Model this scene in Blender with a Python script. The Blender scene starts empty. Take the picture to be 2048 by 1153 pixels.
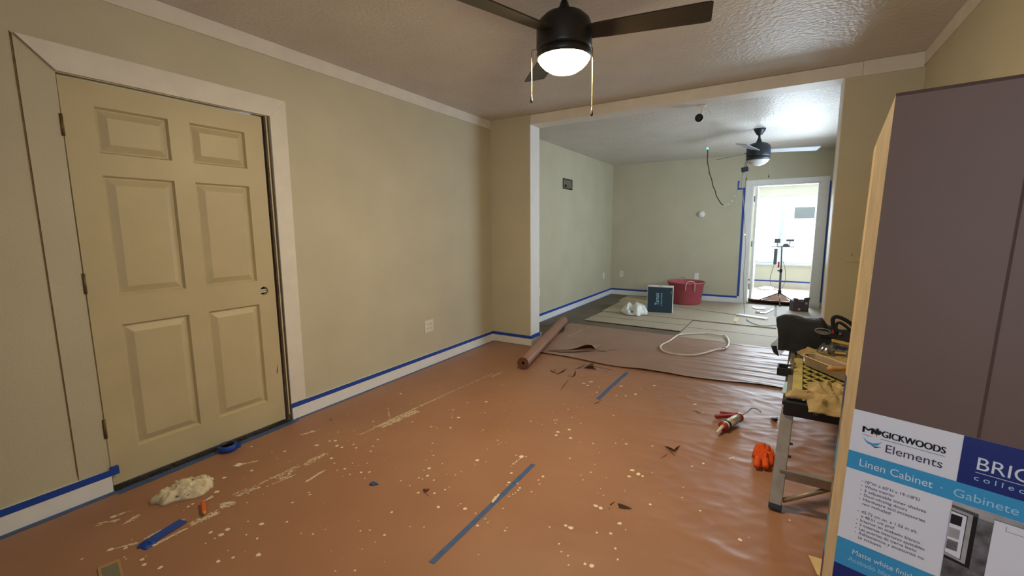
import bpy, math, random
from mathutils import Vector, Matrix, noise
scn = bpy.context.scene
COL = scn.collection

# ------------------------------------------------------------------ camera
W_, H_ = 2048, 1153
FPX = 877.024
CAM = Vector((2.8745, 0.0, 1.3326))
RT = Vector((0.85459931, 0.51922308, -0.00821114))
UP = Vector((-0.06314544, 0.11960128, 0.99081188))
FW = Vector((-0.51543446, 0.84622865, -0.13499774))
cd = bpy.data.cameras.new('camera')
cd.sensor_fit = 'HORIZONTAL'; cd.sensor_width = 36.0; cd.lens = FPX / W_ * 36.0
cd.clip_start = 0.02; cd.clip_end = 200
cam = bpy.data.objects.new('camera', cd); COL.objects.link(cam)
m = Matrix(((RT.x, UP.x, -FW.x, CAM.x), (RT.y, UP.y, -FW.y, CAM.y), (RT.z, UP.z, -FW.z, CAM.z), (0, 0, 0, 1)))
cam.matrix_world = m
scn.camera = cam

# ------------------------------------------------------------------ light
EXPOSURE = 0.0
LAMP = 218.0              # radiance of the lit fan bowl
DAY_W = 190.0             # daylight through the porch window
SIDE_W = 66.0             # daylight through the far room's side window
X3_ = 3.668
REAR_W = 22.0             # daylight through the window behind the camera
scn.view_settings.view_transform = 'Standard'
scn.view_settings.look = 'None'
scn.view_settings.exposure = EXPOSURE
scn.view_settings.gamma = 1.0
scn.view_settings.use_curve_mapping = False
wd = bpy.data.worlds.new('World'); scn.world = wd; wd.use_nodes = True
wd.node_tree.nodes['Background'].inputs[0].default_value = (0.80, 0.90, 1.0, 1)
wd.node_tree.nodes['Background'].inputs[1].default_value = 3.0

def area(name, loc, rot, sx, sy, power, col):
    l = bpy.data.lights.new(name, 'AREA'); l.shape = 'RECTANGLE'; l.size = sx; l.size_y = sy
    l.energy = power; l.color = col
    o = bpy.data.objects.new(name, l); COL.objects.link(o); o.location = loc; o.rotation_euler = rot
    return o
# daylight just outside the porch window (faces -Y), and outside the window behind the camera (faces +Y)
area('porch_daylight', (3.04, 11.42, 1.25), (math.radians(-90), 0, 0), 1.30, 1.5, DAY_W, (0.80, 0.91, 1.0))
area('side_daylight', (X3_ + 0.26, 6.35, 1.45), (0, math.radians(90), 0), 1.1, 1.7, SIDE_W, (0.80, 0.92, 1.0))
area('rear_daylight', (3.05, -1.36, 1.40), (math.radians(90), 0, 0), 0.9, 1.0, REAR_W, (0.80, 0.88, 1.0))

# ------------------------------------------------------------------ room numbers (metres)
HC = 2.529; Y1 = 4.269; Y2 = 4.473; X1 = 0.517; X2 = 3.2135; X3 = 3.668; YB = 8.564; HB = 2.4285
YF = -1.1; YP = 11.15; TH = 0.14; HP = 2.21

def ray(px, py): return FW + RT * ((px - W_ / 2) / FPX) - UP * ((py - H_ / 2) / FPX)
def onplane(px, py, ax, v):
    d = ray(px, py); s = (v - CAM[ax]) / d[ax]; return CAM + d * s
def FL(px, py, z=0.0): return onplane(px, py, 2, z)
def PX(px, py, x): return onplane(px, py, 0, x)
def PY(px, py, y): return onplane(px, py, 1, y)

# ------------------------------------------------------------------ materials
def lin(c):
    r = []
    for v in c:
        v /= 255.0
        r.append(v / 12.92 if v <= 0.04045 else ((v + 0.055) / 1.055) ** 2.4)
    return (r[0], r[1], r[2], 1.0)

MATS = {}
def mat(name, rgb, rough=0.6, var=0.06, vscale=6.0, bump=0.0, bscale=60.0, metal=0.0, spec=0.5, rgb2=None, detail=4.0,
        emit=None, estr=0.0, alpha=1.0, stretch=None, sheen=0.0):
    if name in MATS: return MATS[name]
    M = bpy.data.materials.new(name); M.use_nodes = True
    nt = M.node_tree; b = nt.nodes['Principled BSDF']
    b.inputs['Roughness'].default_value = rough; b.inputs['Metallic'].default_value = metal
    b.inputs['Specular IOR Level'].default_value = spec
    tc = nt.nodes.new('ShaderNodeTexCoord')
    src = tc.outputs['Object']
    if stretch:
        mp = nt.nodes.new('ShaderNodeMapping'); mp.inputs['Scale'].default_value = stretch
        nt.links.new(src, mp.inputs[0]); src = mp.outputs[0]
    n = nt.nodes.new('ShaderNodeTexNoise'); n.inputs['Scale'].default_value = vscale; n.inputs['Detail'].default_value = detail
    nt.links.new(src, n.inputs['Vector'])
    a = lin(rgb); c2 = lin(rgb2) if rgb2 else tuple(max(0, v * (1 - 2.2 * var)) for v in a[:3]) + (1,)
    c1 = a if rgb2 else tuple(min(1, v * (1 + var)) for v in a[:3]) + (1,)
    cr = nt.nodes.new('ShaderNodeValToRGB')
    cr.color_ramp.elements[0].position = 0.3; cr.color_ramp.elements[0].color = c2
    cr.color_ramp.elements[1].position = 0.7; cr.color_ramp.elements[1].color = c1
    nt.links.new(n.outputs['Fac'], cr.inputs[0]); nt.links.new(cr.outputs[0], b.inputs['Base Color'])
    if bump > 0:
        bn = nt.nodes.new('ShaderNodeTexNoise'); bn.inputs['Scale'].default_value = bscale; bn.inputs['Detail'].default_value = 3
        nt.links.new(src, bn.inputs['Vector'])
        bp = nt.nodes.new('ShaderNodeBump'); bp.inputs['Strength'].default_value = bump; bp.inputs['Distance'].default_value = 0.004
        nt.links.new(bn.outputs['Fac'], bp.inputs['Height']); nt.links.new(bp.outputs[0], b.inputs['Normal'])
    if emit:
        b.inputs['Emission Color'].default_value = emit; b.inputs['Emission Strength'].default_value = estr
    if alpha < 1: b.inputs['Alpha'].default_value = alpha
    MATS[name] = M; return M

WALLC = (193, 186, 161)
mat('wall_paint', WALLC, 0.62, 0.03, 2.5, 0.35, 140)
mat('door_paint', (192, 179, 143), 0.45, 0.03, 5, 0.10, 60)
mat('ceiling_paint', (206, 200, 192), 0.46, 0.03, 3, 0.0)
mat('trim_white', (222, 216, 205), 0.5, 0.03, 8, 0.06, 60)
mat('bright_white', (232, 232, 230), 0.45, 0.02, 8)
mat('tape_blue', (22, 70, 165), 0.55, 0.06, 30, 0.1, 120)
mat('tape_blue_floor', (62, 92, 140), 0.6, 0.10, 20, 0.1, 120)
mat('rosin', (160, 118, 91), 0.46, 0.05, 1.8, 0.12, 45, rgb2=(150, 107, 81))
mat('rosin_sheen_grey', (158, 126, 108), 0.47, 0.05, 1.8, 0.12, 45, rgb2=(146, 112, 94))  # rosin colour greyed to carry the daylight sheen on the middle sheet
mat('rosin_sunlit', (206, 186, 174), 0.5, 0.05, 2)  # same rosin paper, with the strong sun put into a pale colour
mat('rosin_roll', (152, 110, 88), 0.5, 0.05, 6, 0.08, 60)
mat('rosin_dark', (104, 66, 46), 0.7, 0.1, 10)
mat('torn_gap_shade', (60, 38, 26), 0.9, 0.1, 10)  # floor seen through tears, with the shade put into a dark brown
mat('slab', (118, 106, 88), 0.7, 0.1, 1.6, 0.2, 30, rgb2=(78, 70, 60))
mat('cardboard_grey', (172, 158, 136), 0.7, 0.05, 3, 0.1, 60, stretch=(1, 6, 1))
mat('cardboard', (176, 140, 98), 0.7, 0.05, 4, 0.1, 60)
mat('carton_brown', (112, 86, 75), 0.55, 0.04, 3, 0.08, 80)
mat('carton_edge', (216, 188, 142), 0.6, 0.06, 12, 0.2, 60, stretch=(8, 8, 1))
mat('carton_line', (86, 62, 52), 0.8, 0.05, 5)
mat('print_white', (236, 234, 240), 0.35, 0.01, 3)
mat('print_cyan', (60, 158, 208), 0.35, 0.01, 3)
mat('print_navy', (22, 44, 118), 0.35, 0.01, 3)
mat('print_black', (16, 16, 22), 0.4, 0.01, 3)
mat('print_text', (52, 54, 78), 0.4, 0.01, 3)
mat('print_text_white', (226, 232, 240), 0.4, 0.01, 3)
mat('print_pale', (170, 214, 238), 0.4, 0.01, 3)
mat('print_grey', (120, 116, 118), 0.4, 0.3, 40)
mat('print_stone', (176, 172, 170), 0.4, 0.12, 30)
mat('fan_black', (34, 31, 27), 0.4, 0.08, 20)
mat('fan_blade_dark', (46, 40, 30), 0.45, 0.10, 8, stretch=(1, 12, 1))
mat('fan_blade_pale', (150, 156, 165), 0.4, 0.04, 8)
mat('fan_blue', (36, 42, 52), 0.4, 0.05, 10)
mat('frosted', (205, 205, 205), 0.35, 0.02, 4)
mat('brass', (196, 160, 84), 0.35, 0.05, 20, metal=0.8)
mat('bowl_lit', (255, 250, 240), 0.4, 0.0, 4, emit=(1.0, 0.79, 0.48, 1), estr=LAMP)
mat('black_plastic', (20, 20, 21), 0.45, 0.1, 20)
mat('dark_hole', (14, 12, 10), 0.9, 0.1, 20)
mat('old_wood', (96, 78, 58), 0.75, 0.2, 20, rgb2=(52, 40, 30), stretch=(6, 6, 1))
mat('threshold', (66, 54, 40), 0.9, 0.3, 60, 0.5, 80, rgb2=(24, 18, 13))
mat('chrome', (200, 200, 202), 0.25, 0.04, 20, metal=1.0)
mat('aluminium', (150, 140, 128), 0.5, 0.08, 20, metal=0.45)
mat('hinge_metal', (110, 92, 66), 0.5, 0.1, 30, metal=0.5)
mat('wall_crack', (128, 106, 74), 0.8, 0.2, 30)
mat('box_metal', (112, 106, 94), 0.6, 0.2, 20)
mat('rag_cream', (214, 202, 172), 0.9, 0.06, 14, 0.3, 90)
mat('rag_tan', (182, 162, 120), 0.9, 0.10, 9, 0.4, 60, rgb2=(146, 124, 84))
mat('orange_cloth', (226, 88, 16), 0.7, 0.08, 16, 0.2, 60)
mat('orange_wood', (222, 98, 22), 0.45, 0.06, 30)
mat('plastic_white', (226, 228, 222), 0.35, 0.05, 14)
mat('green_print', (70, 122, 104), 0.5, 0.05, 14)
mat('teal_box', (28, 54, 70), 0.5, 0.04, 8)
mat('tub_red', (178, 82, 92), 0.5, 0.05, 8)
mat('rope', (196, 160, 150), 0.8, 0.1, 30)
mat('caulk_red', (150, 40, 26), 0.4, 0.08, 20)
mat('caulk_white', (222, 214, 196), 0.5, 0.05, 20)
mat('caulk_green', (20, 46, 36), 0.5, 0.05, 20)
mat('bag_black', (26, 29, 36), 0.85, 0.12, 30, 0.4, 150)
mat('logo_grey', (150, 154, 160), 0.5, 0.05, 20)
mat('yellow_plastic', (196, 182, 106), 0.5, 0.12, 14)
mat('pan_metal', (168, 150, 134), 0.42, 0.1, 10, metal=0.3)
mat('wood_handle', (196, 140, 82), 0.5, 0.1, 20, stretch=(2, 14, 2))
mat('blue_pack', (40, 46, 92), 0.4, 0.2, 40)
mat('yellow_pack', (196, 164, 92), 0.4, 0.1, 30)
mat('paint_drop', (232, 220, 190), 0.45, 0.03, 20)
mat('paint_smear', (222, 208, 176), 0.6, 0.06, 30)
mat('grey_card', (120, 116, 96), 0.6, 0.05, 12)
mat('tan_card', (214, 190, 140), 0.7, 0.05, 12)
mat('cord_dark', (40, 42, 46), 0.5, 0.05, 20)
mat('cord_grey', (112, 118, 126), 0.5, 0.05, 20)
mat('hose_white', (214, 204, 190), 0.5, 0.05, 20)
mat('tripod_blue', (96, 108, 136), 0.4, 0.05, 20)
mat('sash_white', (226, 232, 238), 0.4, 0.02, 8)
mat('sheet_grey', (150, 158, 162), 0.7, 0.03, 8)
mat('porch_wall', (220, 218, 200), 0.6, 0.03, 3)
mat('red_plastic', (200, 40, 50), 0.5, 0.05, 10)
mat('box_print', (52, 52, 64), 0.5, 0.4, 60, rgb2=(90, 60, 56))
mat('led_green', (60, 230, 150), 0.4, 0.0, 4, emit=(0.1, 0.9, 0.45, 1), estr=2.5)
mat('led_warm', (255, 190, 130), 0.4, 0.0, 4, emit=(1.0, 0.55, 0.3, 1), estr=2.0)

def ceiling_texture(M):
    nt = M.node_tree; b = nt.nodes['Principled BSDF']
    tc = nt.nodes.new('ShaderNodeTexCoord')
    v = nt.nodes.new('ShaderNodeTexVoronoi'); v.inputs['Scale'].default_value = 42; v.feature = 'SMOOTH_F1'
    n = nt.nodes.new('ShaderNodeTexNoise'); n.inputs['Scale'].default_value = 65; n.inputs['Detail'].default_value = 4
    ad = nt.nodes.new('ShaderNodeMath'); ad.operation = 'ADD'
    nt.links.new(tc.outputs['Object'], v.inputs['Vector']); nt.links.new(tc.outputs['Object'], n.inputs['Vector'])
    nt.links.new(v.outputs['Distance'], ad.inputs[0]); nt.links.new(n.outputs['Fac'], ad.inputs[1])
    bp = nt.nodes.new('ShaderNodeBump'); bp.inputs['Strength'].default_value = 0.55; bp.inputs['Distance'].default_value = 0.006
    nt.links.new(ad.outputs[0], bp.inputs['Height']); nt.links.new(bp.outputs[0], b.inputs['Normal'])
ceiling_texture(MATS['ceiling_paint'])

def clear_mat(name, tint, rough, gloss, trans=None):
    M = bpy.data.materials.new(name); M.use_nodes = True; nt = M.node_tree
    for nd in list(nt.nodes):
        if nd.type == 'BSDF_PRINCIPLED': nt.nodes.remove(nd)
    out = [nd for nd in nt.nodes if nd.type == 'OUTPUT_MATERIAL'][0]
    t = nt.nodes.new('ShaderNodeBsdfTransparent'); t.inputs[0].default_value = tint
    g = nt.nodes.new('ShaderNodeBsdfGlossy'); g.inputs['Roughness'].default_value = rough
    mx = nt.nodes.new('ShaderNodeMixShader'); mx.inputs[0].default_value = gloss
    nt.links.new(t.outputs[0], mx.inputs[1]); nt.links.new(g.outputs[0], mx.inputs[2]); nt.links.new(mx.outputs[0], out.inputs[0])
    MATS[name] = M; return M
clear_mat('window_glass', (0.96, 0.98, 1, 1), 0.02, 0.06)
clear_mat('clear_plastic', (0.86, 0.88, 0.88, 1), 0.2, 0.32)

# ------------------------------------------------------------------ mesh helpers
BASE = {}
def tag(o, label=None, cat=None, group=None, kind=None):
    if label: o['label'] = label
    if cat: o['category'] = cat
    if group: o['group'] = group
    if kind: o['kind'] = kind
    return o
def thing(name, label, cat, loc, group=None):
    o = bpy.data.objects.new(name, None); COL.objects.link(o); o.location = loc
    o.empty_display_size = 0.05
    BASE[o] = Vector(loc); return tag(o, label, cat, group)

class MB:
    def __init__(s): s.v = []; s.f = []; s.mi = []
    def add(s, vs, fs, mi=0):
        k = len(s.v); s.v += [Vector(v) for v in vs]
        for f in fs: s.f.append([i + k for i in f]); s.mi.append(mi)
        return s
    def box(s, a, b, mi=0):
        x0, y0, z0 = a; x1, y1, z1 = b
        return s.add([(x0,y0,z0),(x1,y0,z0),(x1,y1,z0),(x0,y1,z0),(x0,y0,z1),(x1,y0,z1),(x1,y1,z1),(x0,y1,z1)],
                     [(0,3,2,1),(4,5,6,7),(0,1,5,4),(1,2,6,5),(2,3,7,6),(3,0,4,7)], mi)
    def obox(s, c, ax, ay, az, mi=0):       # oriented box: half axis vectors
        c = Vector(c); ax = Vector(ax); ay = Vector(ay); az = Vector(az)
        vs = [c + ax*i + ay*j + az*k for k in (-1, 1) for i, j in ((-1,-1),(1,-1),(1,1),(-1,1))]
        return s.add(vs, [(0,3,2,1),(4,5,6,7),(0,1,5,4),(1,2,6,5),(2,3,7,6),(3,0,4,7)], mi)
    def beam(s, p, q, w, h, up=(0,0,1), mi=0):
        p = Vector(p); q = Vector(q); d = (q - p); L = d.length; d.normalize()
        sd = d.cross(Vector(up)); sd = sd.normalized() if sd.length > 1e-6 else Vector((1,0,0)); u = sd.cross(d)
        return s.obox((p + q) / 2, d * L / 2, sd * w / 2, u * h / 2, mi)
    def tube(s, pts, r, n=8, mi=0, closed=False):
        pts = [Vector(p) for p in pts]; k = len(s.v); N = len(pts); prev = None
        for i, p in enumerate(pts):
            if closed: d = pts[(i + 1) % N] - pts[i - 1]
            else: d = pts[min(i + 1, N - 1)] - pts[max(i - 1, 0)]
            d.normalize()
            ref = prev if prev is not None else (Vector((0,0,1)) if abs(d.z) < 0.9 else Vector((1,0,0)))
            a = d.cross(ref); a = a.normalized() if a.length > 1e-6 else Vector((1,0,0)); b = a.cross(d).normalized(); prev = b
            rr = r[i] if isinstance(r, (list, tuple)) else r
            for j in range(n):
                t = 2 * math.pi * j / n; s.v.append(p + a * math.cos(t) * rr + b * math.sin(t) * rr)
        for i in range(N if closed else N - 1):
            i2 = (i + 1) % N
            for j in range(n):
                s.f.append([k + i*n + j, k + i*n + (j+1) % n, k + i2*n + (j+1) % n, k + i2*n + j]); s.mi.append(mi)
        if not closed:
            s.f.append([k + j for j in range(n)][::-1]); s.mi.append(mi)
            s.f.append([k + (N-1)*n + j for j in range(n)]); s.mi.append(mi)
        return s
    def lathe(s, prof, c=(0,0,0), n=32, mi=0, axis=None):
        k = len(s.v); c = Vector(c); P = len(prof)
        if axis:
            az = Vector(axis).normalized(); ax = az.orthogonal().normalized(); ay = az.cross(ax)
        else: ax, ay, az = Vector((1,0,0)), Vector((0,1,0)), Vector((0,0,1))
        for (r, z) in prof:
            for j in range(n):
                t = 2 * math.pi * j / n; s.v.append(c + ax * (r * math.cos(t)) + ay * (r * math.sin(t)) + az * z)
        for i in range(P - 1):
            for j in range(n):
                s.f.append([k+i*n+j, k+i*n+(j+1)%n, k+(i+1)*n+(j+1)%n, k+(i+1)*n+j]); s.mi.append(mi)
        if prof[0][0] > 1e-5: s.f.append([k+j for j in range(n)][::-1]); s.mi.append(mi)
        if prof[-1][0] > 1e-5: s.f.append([k+(P-1)*n+j for j in range(n)]); s.mi.append(mi)
        return s
    def prism(s, poly, ext, mi=0):          # planar polygon (3D points) extruded by vector
        poly = [Vector(p) for p in poly]; e = Vector(ext); n = len(poly)
        fs = [list(range(n))[::-1], [n + i for i in range(n)]] + [[i, (i+1) % n, n + (i+1) % n, n + i] for i in range(n)]
        return s.add(poly + [p + e for p in poly], fs, mi)
    def build(s, name, mats, parent=None, smooth=False, bevel=0.0, subsurf=0):
        if isinstance(mats, str): mats = [mats]
        if parent is not None: o0 = BASE[parent]
        else:
            xs = [v.x for v in s.v]; ys = [v.y for v in s.v]; zs = [v.z for v in s.v]
            o0 = Vector(((min(xs)+max(xs))/2, (min(ys)+max(ys))/2, min(zs)))
        me = bpy.data.meshes.new(name); me.from_pydata([tuple(v - o0) for v in s.v], [], s.f)
        for mm in mats: me.materials.append(MATS[mm])
        for p, i in zip(me.polygons, s.mi):
            p.material_index = i; p.use_smooth = smooth
        me.validate(); me.update()
        import bmesh
        bm = bmesh.new(); bm.from_mesh(me); bmesh.ops.recalc_face_normals(bm, faces=bm.faces); bm.to_mesh(me); bm.free()
        o = bpy.data.objects.new(name, me); COL.objects.link(o)
        if parent is not None: o.parent = parent
        else: o.location = o0
        BASE[o] = o0
        if bevel > 0:
            md = o.modifiers.new('bevel', 'BEVEL'); md.width = bevel; md.segments = 2; md.limit_method = 'ANGLE'
        if subsurf:
            md = o.modifiers.new('subsurf', 'SUBSURF'); md.levels = subsurf; md.render_levels = subsurf
        return o

def struct(name, mb, mats, label, cat, bevel=0.0, smooth=False):
    return tag(mb.build(name, mats, None, smooth, bevel), label, cat, None, 'structure')

def spline(pts, n=8):
    pts = [Vector(p) for p in pts]; out = []
    for i in range(len(pts) - 1):
        p0 = pts[max(i-1, 0)]; p1 = pts[i]; p2 = pts[i+1]; p3 = pts[min(i+2, len(pts)-1)]
        for k in range(n):
            t = k / n
            out.append(0.5 * ((2*p1) + (p2-p0)*t + (2*p0-5*p1+4*p2-p3)*t*t + (3*p1-p0-3*p2+p3)*t**3))
    out.append(pts[-1]); return out

def text_mesh(name, s, size, matname, parent, org, xd, yd, stretch=1.0, width=None, bold=0.0, align='LEFT'):
    cu = bpy.data.curves.new('txt', 'FONT'); cu.body = s; cu.size = size; cu.offset = bold; cu.align_x = align
    ob = bpy.data.objects.new('txt', cu); COL.objects.link(ob)
    bpy.context.view_layer.update()
    me = bpy.data.meshes.new_from_object(ob.evaluated_get(bpy.context.evaluated_depsgraph_get()))
    COL.objects.unlink(ob); bpy.data.objects.remove(ob); bpy.data.curves.remove(cu)
    xs = [v.co.x for v in me.vertices] or [0]
    if width: stretch = width / max(1e-6, (max(xs) - min(xs)))
    xd = Vector(xd).normalized(); yd = Vector(yd).normalized(); org = Vector(org); b = BASE[parent]
    x0 = min(xs) if align == 'LEFT' else 0
    for v in me.vertices:
        v.co = org + xd * ((v.co.x - x0) * stretch) + yd * v.co.y - b
    me.materials.clear(); me.materials.append(MATS[matname]); me.name = name
    o = bpy.data.objects.new(name, me); COL.objects.link(o); o.parent = parent; BASE[o] = b
    return o

def sstep(a, b, x):
    t = min(1, max(0, (x - a) / (b - a))); return t * t * (3 - 2 * t)

# ------------------------------------------------------------------ the setting: floors
PAPER = 0.003
def h_near(x, y):
    w = 0.12 + 0.88 * sstep(1.2, 2.6, x + 0.25 * (y - 2.5))
    a = noise.noise(Vector((x * 1.5 + y * 0.5, y * 3.0 - x * 0.9, 3.1)))
    b = noise.noise(Vector((x * 3.4 - y * 1.2, y * 5.5 + x * 0.8, 9.7)))
    c = noise.noise(Vector((x * 0.8, y * 0.9, 1.7)))
    mk = sstep(-0.25, 0.25, noise.noise(Vector((x * 1.1 + 5, y * 1.1, 0.3))))
    h = PAPER + w * (0.0042 * max(0, 1 - abs(a) * 6.5) * mk + 0.0024 * max(0, 1 - abs(b) * 4.5) + 0.0022 * max(0, 1 - abs(noise.noise(Vector((x * 6.5 + y * 2, y * 10 - x * 2, 5.5)))) * 4) + 0.0022 * noise.noise(Vector((x * 9, y * 13, 2.2)))) + 0.0022 * (c + 0.5)
    k = 1 - sstep(3.85, 4.0, y)
    return min(0.0115, max(0.001, PAPER + (h - PAPER) * (0.25 + 0.75 * k)))
def h_mid(x, y):
    w = 0.15 + 0.85 * sstep(1.0, 2.5, x)
    a = noise.noise(Vector((x * 1.1 + y * 1.0, y * 9.5 - x * 0.6, 4.4)))
    b = noise.noise(Vector((x * 2.1, y * 16.0 + x * 0.7, 7.7)))
    h = 0.011 + w * (0.0048 * max(0, 1 - abs(a) * 3.5) + 0.0022 * max(0, 1 - abs(b) * 3.5)) + 0.002 * noise.noise(Vector((x, y, 2)))
    return max(0.008, h)

struct('floor', MB().box((-0.2, YF - 0.1, -0.12), (X3 + 0.2, YB + TH, 0.0)), 'slab', 'worn grey brown bare floor under the paper and cardboard', 'floor')
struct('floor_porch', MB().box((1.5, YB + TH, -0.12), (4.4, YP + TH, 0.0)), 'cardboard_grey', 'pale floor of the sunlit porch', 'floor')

def sheet(name, x0, x1, y0, y1, step, hf, matname, edge=None, thick=0.0008, xl=None):
    nx = int((x1 - x0) / step) + 1; ny = int((y1 - y0) / step) + 1
    vs = []; fs = []
    for j in range(ny + 1):
        for i in range(nx + 1):
            x = x0 + (x1 - x0) * i / nx; y = y0 + (y1 - y0) * j / ny
            if edge: x, y, ok = edge(x, y)
            vs.append((x, y, hf(x, y)))
    for j in range(ny):
        for i in range(nx):
            k = j * (nx + 1) + i; fs.append((k, k + 1, k + nx + 2, k + nx + 1))
    mb = MB(); mb.add(vs, fs); return mb.build(name, matname, None, True)

def seam_y(x):      # front edge of the second sheet of paper, across the room
    return 4.03 + 0.035 * math.sin(x * 2.1 + 0.6) + 0.016 * math.sin(x * 7.3) + 0.05 * sstep(1.6, 3.0, x)
def near_edge(x, y):
    return x, y, True
paper = sheet('rosin_paper', 0.03, X3 - 0.02, YF + 0.02, 4.24, 0.0155, h_near, 'rosin')
tag(paper, 'wide red rosin paper sheet with paint splatters covering the near floor', 'floor paper')
XLm = 0.60
def h_mid2(x, y):
    e = y - seam_y(x)
    return h_mid(x, y) + 0.006 * math.exp(-max(0, e) / 0.03) * (0.4 + 0.9 * sstep(-0.2, 0.3, noise.noise(Vector((x * 2.3, 0, 5)))))
def mid_edge(x, y):
    t = (y - 4.0) / (5.62 - 4.0)
    ya = seam_y(x); yb = 5.60 - 0.055 * x + 0.012 * math.sin(x * 5)
    xx = x + (1 - sstep(XLm, XLm + 0.4, x)) * (0.03 * math.sin(y * 9) - 0.16 * t + 0.12 * (1 - t))
    return xx, ya + (yb - ya) * t, True
paper2 = sheet('rosin_paper', XLm, X3 - 0.05, 4.0, 5.62, 0.014, h_mid2, 'rosin_sheen_grey', mid_edge)
tag(paper2, 'wrinkled rosin paper sheet laid between the near paper and the cardboard', 'floor paper')
paper3 = sheet('rosin_paper', 1.7, 4.0, YB + 0.20, YP - 0.06, 0.05, lambda x, y: 0.004 + 0.004 * noise.noise(Vector((x * 3, y * 3, 0))), 'rosin_sunlit')
tag(paper3, 'sunlit rosin paper on the porch floor beyond the tripod', 'floor paper')

# ------------------------------------------------------------------ walls, ceiling
YD0, YD1, ZD = 0.727, 1.672, 2.056
wl = MB().box((-TH, YF - TH, 0), (0, YD0 - 0.012, HC)).box((-TH, YD1 + 0.035, 0), (0, YB + TH, HC)).box((-TH, YD0 - 0.012, ZD + 0.012), (0, YD1 + 0.035, HC))
# the small square hole cut into the far part of the wall is a box set in the surface (built below)
struct('wall_left', wl, 'wall_paint', 'khaki painted wall with the six panel door in it', 'wall')
struct('wall_behind_door', MB().box((-0.9, YD0 - 0.2, 0), (-0.85, YD1 + 0.3, 2.3)), 'dark_hole', 'dark closet wall behind the closed door', 'wall')
struct('wall_right', MB().box((X3, YF - TH, 0), (X3 + TH, 5.45, HC)).box((X3, 7.25, 0), (X3 + TH, YB + TH, HC)).box((X3, 5.45, 0), (X3 + TH, 7.25, 0.85)).box((X3, 5.45, 2.05), (X3 + TH, 7.25, HC)), 'wall_paint', 'khaki wall behind the tall cabinet carton', 'wall')
# wall behind the camera with a window
struct('wall_front', MB().box((-TH, YF - TH, 0), (2.6, YF, HC)).box((3.5, YF - TH, 0), (X3 + TH, YF, HC)).box((2.6, YF - TH, 0), (3.5, YF, 0.9)).box((2.6, YF - TH, 1.9), (3.5, YF, HC)),
       'wall_paint', 'khaki wall with a window facing the opening', 'wall')
w2 = struct('window_2', MB().box((2.6, YF - 0.1, 0.9), (2.65, YF - 0.05, 1.9)).box((3.45, YF - 0.1, 0.9), (3.5, YF - 0.05, 1.9)).box((2.65, YF - 0.1, 0.9), (3.45, YF - 0.05, 0.95)).box((2.65, YF - 0.1, 1.85), (3.45, YF - 0.05, 1.9)),
            'sash_white', 'white framed window in the wall facing the opening', 'window')
MB().box((2.65, YF - 0.078, 0.95), (3.45, YF - 0.072, 1.85)).build('pane', 'window_glass', w2)
w3 = struct('window_3', MB().box((X3 + 0.04, 5.45, 0.85), (X3 + 0.10, 5.50, 2.05)).box((X3 + 0.04, 7.20, 0.85), (X3 + 0.10, 7.25, 2.05)).box((X3 + 0.04, 5.50, 0.85), (X3 + 0.10, 7.20, 0.90)).box((X3 + 0.04, 5.50, 2.0), (X3 + 0.10, 7.20, 2.05)).box((X3 + 0.04, 6.33, 0.90), (X3 + 0.10, 6.37, 2.0)),
            'sash_white', 'white framed two pane window in the far room side wall', 'window')
for ya in (5.50, 6.37): MB().box((X3 + 0.066, ya, 0.90), (X3 + 0.072, ya + 0.83, 2.0)).build('pane', 'window_glass', w3)
struct('wall_partition', MB().box((0, Y1, 0), (X1 - 0.004, Y2, HC)), 'wall_paint', 'short khaki stub wall beside the wide opening', 'wall')
struct('wall_opening', MB().box((X2 + 0.004, Y1, 0), (X3, Y2, HC)), 'wall_paint', 'khaki wall piece with the light switch beside the opening', 'wall')
struct('trim_1', MB().box((X1 - 0.004, Y1 + 0.002, 0), (X1 + 0.003, Y2 + 0.004, HB)), 'bright_white', 'white painted end face of the stub wall', 'trim')
struct('trim_2', MB().box((X2 - 0.003, Y1 + 0.004, 0), (X2 + 0.004, Y2 + 0.004, HB)), 'bright_white', 'white painted end face of the wall piece by the switch', 'trim')
struct('ceiling', MB().box((-TH, YF - TH, HC), (X3 + TH, YB + TH, HC + 0.1)), 'ceiling_paint', 'white knockdown textured ceiling over both rooms', 'ceiling')
struct('wall_header', MB().box((X1 - 0.003, Y1 + 0.008, HB), (X2 + 0.12, Y2, HC)), 'trim_white', 'white underside beam over the wide opening', 'beam')
hd = struct('trim_3', MB().box((X1 + 0.003, Y1 - 0.004, HB), (3.316, Y1 + 0.008, HC - 0.004)), 'trim_white', 'flat cream trim board along the front of the opening beam', 'trim')
struct('trim_4', MB().box((3.320, Y1 - 0.012, HB - 0.004), (X3 - 0.012, Y1, HC - 0.002)), 'trim_white', 'short white crown board butted to the opening beam board', 'trim')
struct('trim_5', MB().box((0, YF, HC - 0.092), (0.014, Y1 - 0.002, HC - 0.001)), 'trim_white', 'flat white crown board above the khaki door', 'trim')
struct('trim_6', MB().box((X3 - 0.014, YF, HC - 0.092), (X3, Y1 - 0.012, HC - 0.001)), 'trim_white', 'flat white crown board above the tall cabinet carton', 'trim')
# back wall with doorway
DX0, DX1, DZ = 2.42, 3.36, 2.017
struct('wall_back', MB().box((-TH, YB, 0), (DX0, YB + TH, HC)).box((DX1, YB, 0), (X3 + TH, YB + TH, HC)).box((DX0, YB, DZ), (DX1, YB + TH, HC)),
       'wall_paint', 'khaki wall with the bright open doorway', 'wall')
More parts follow.
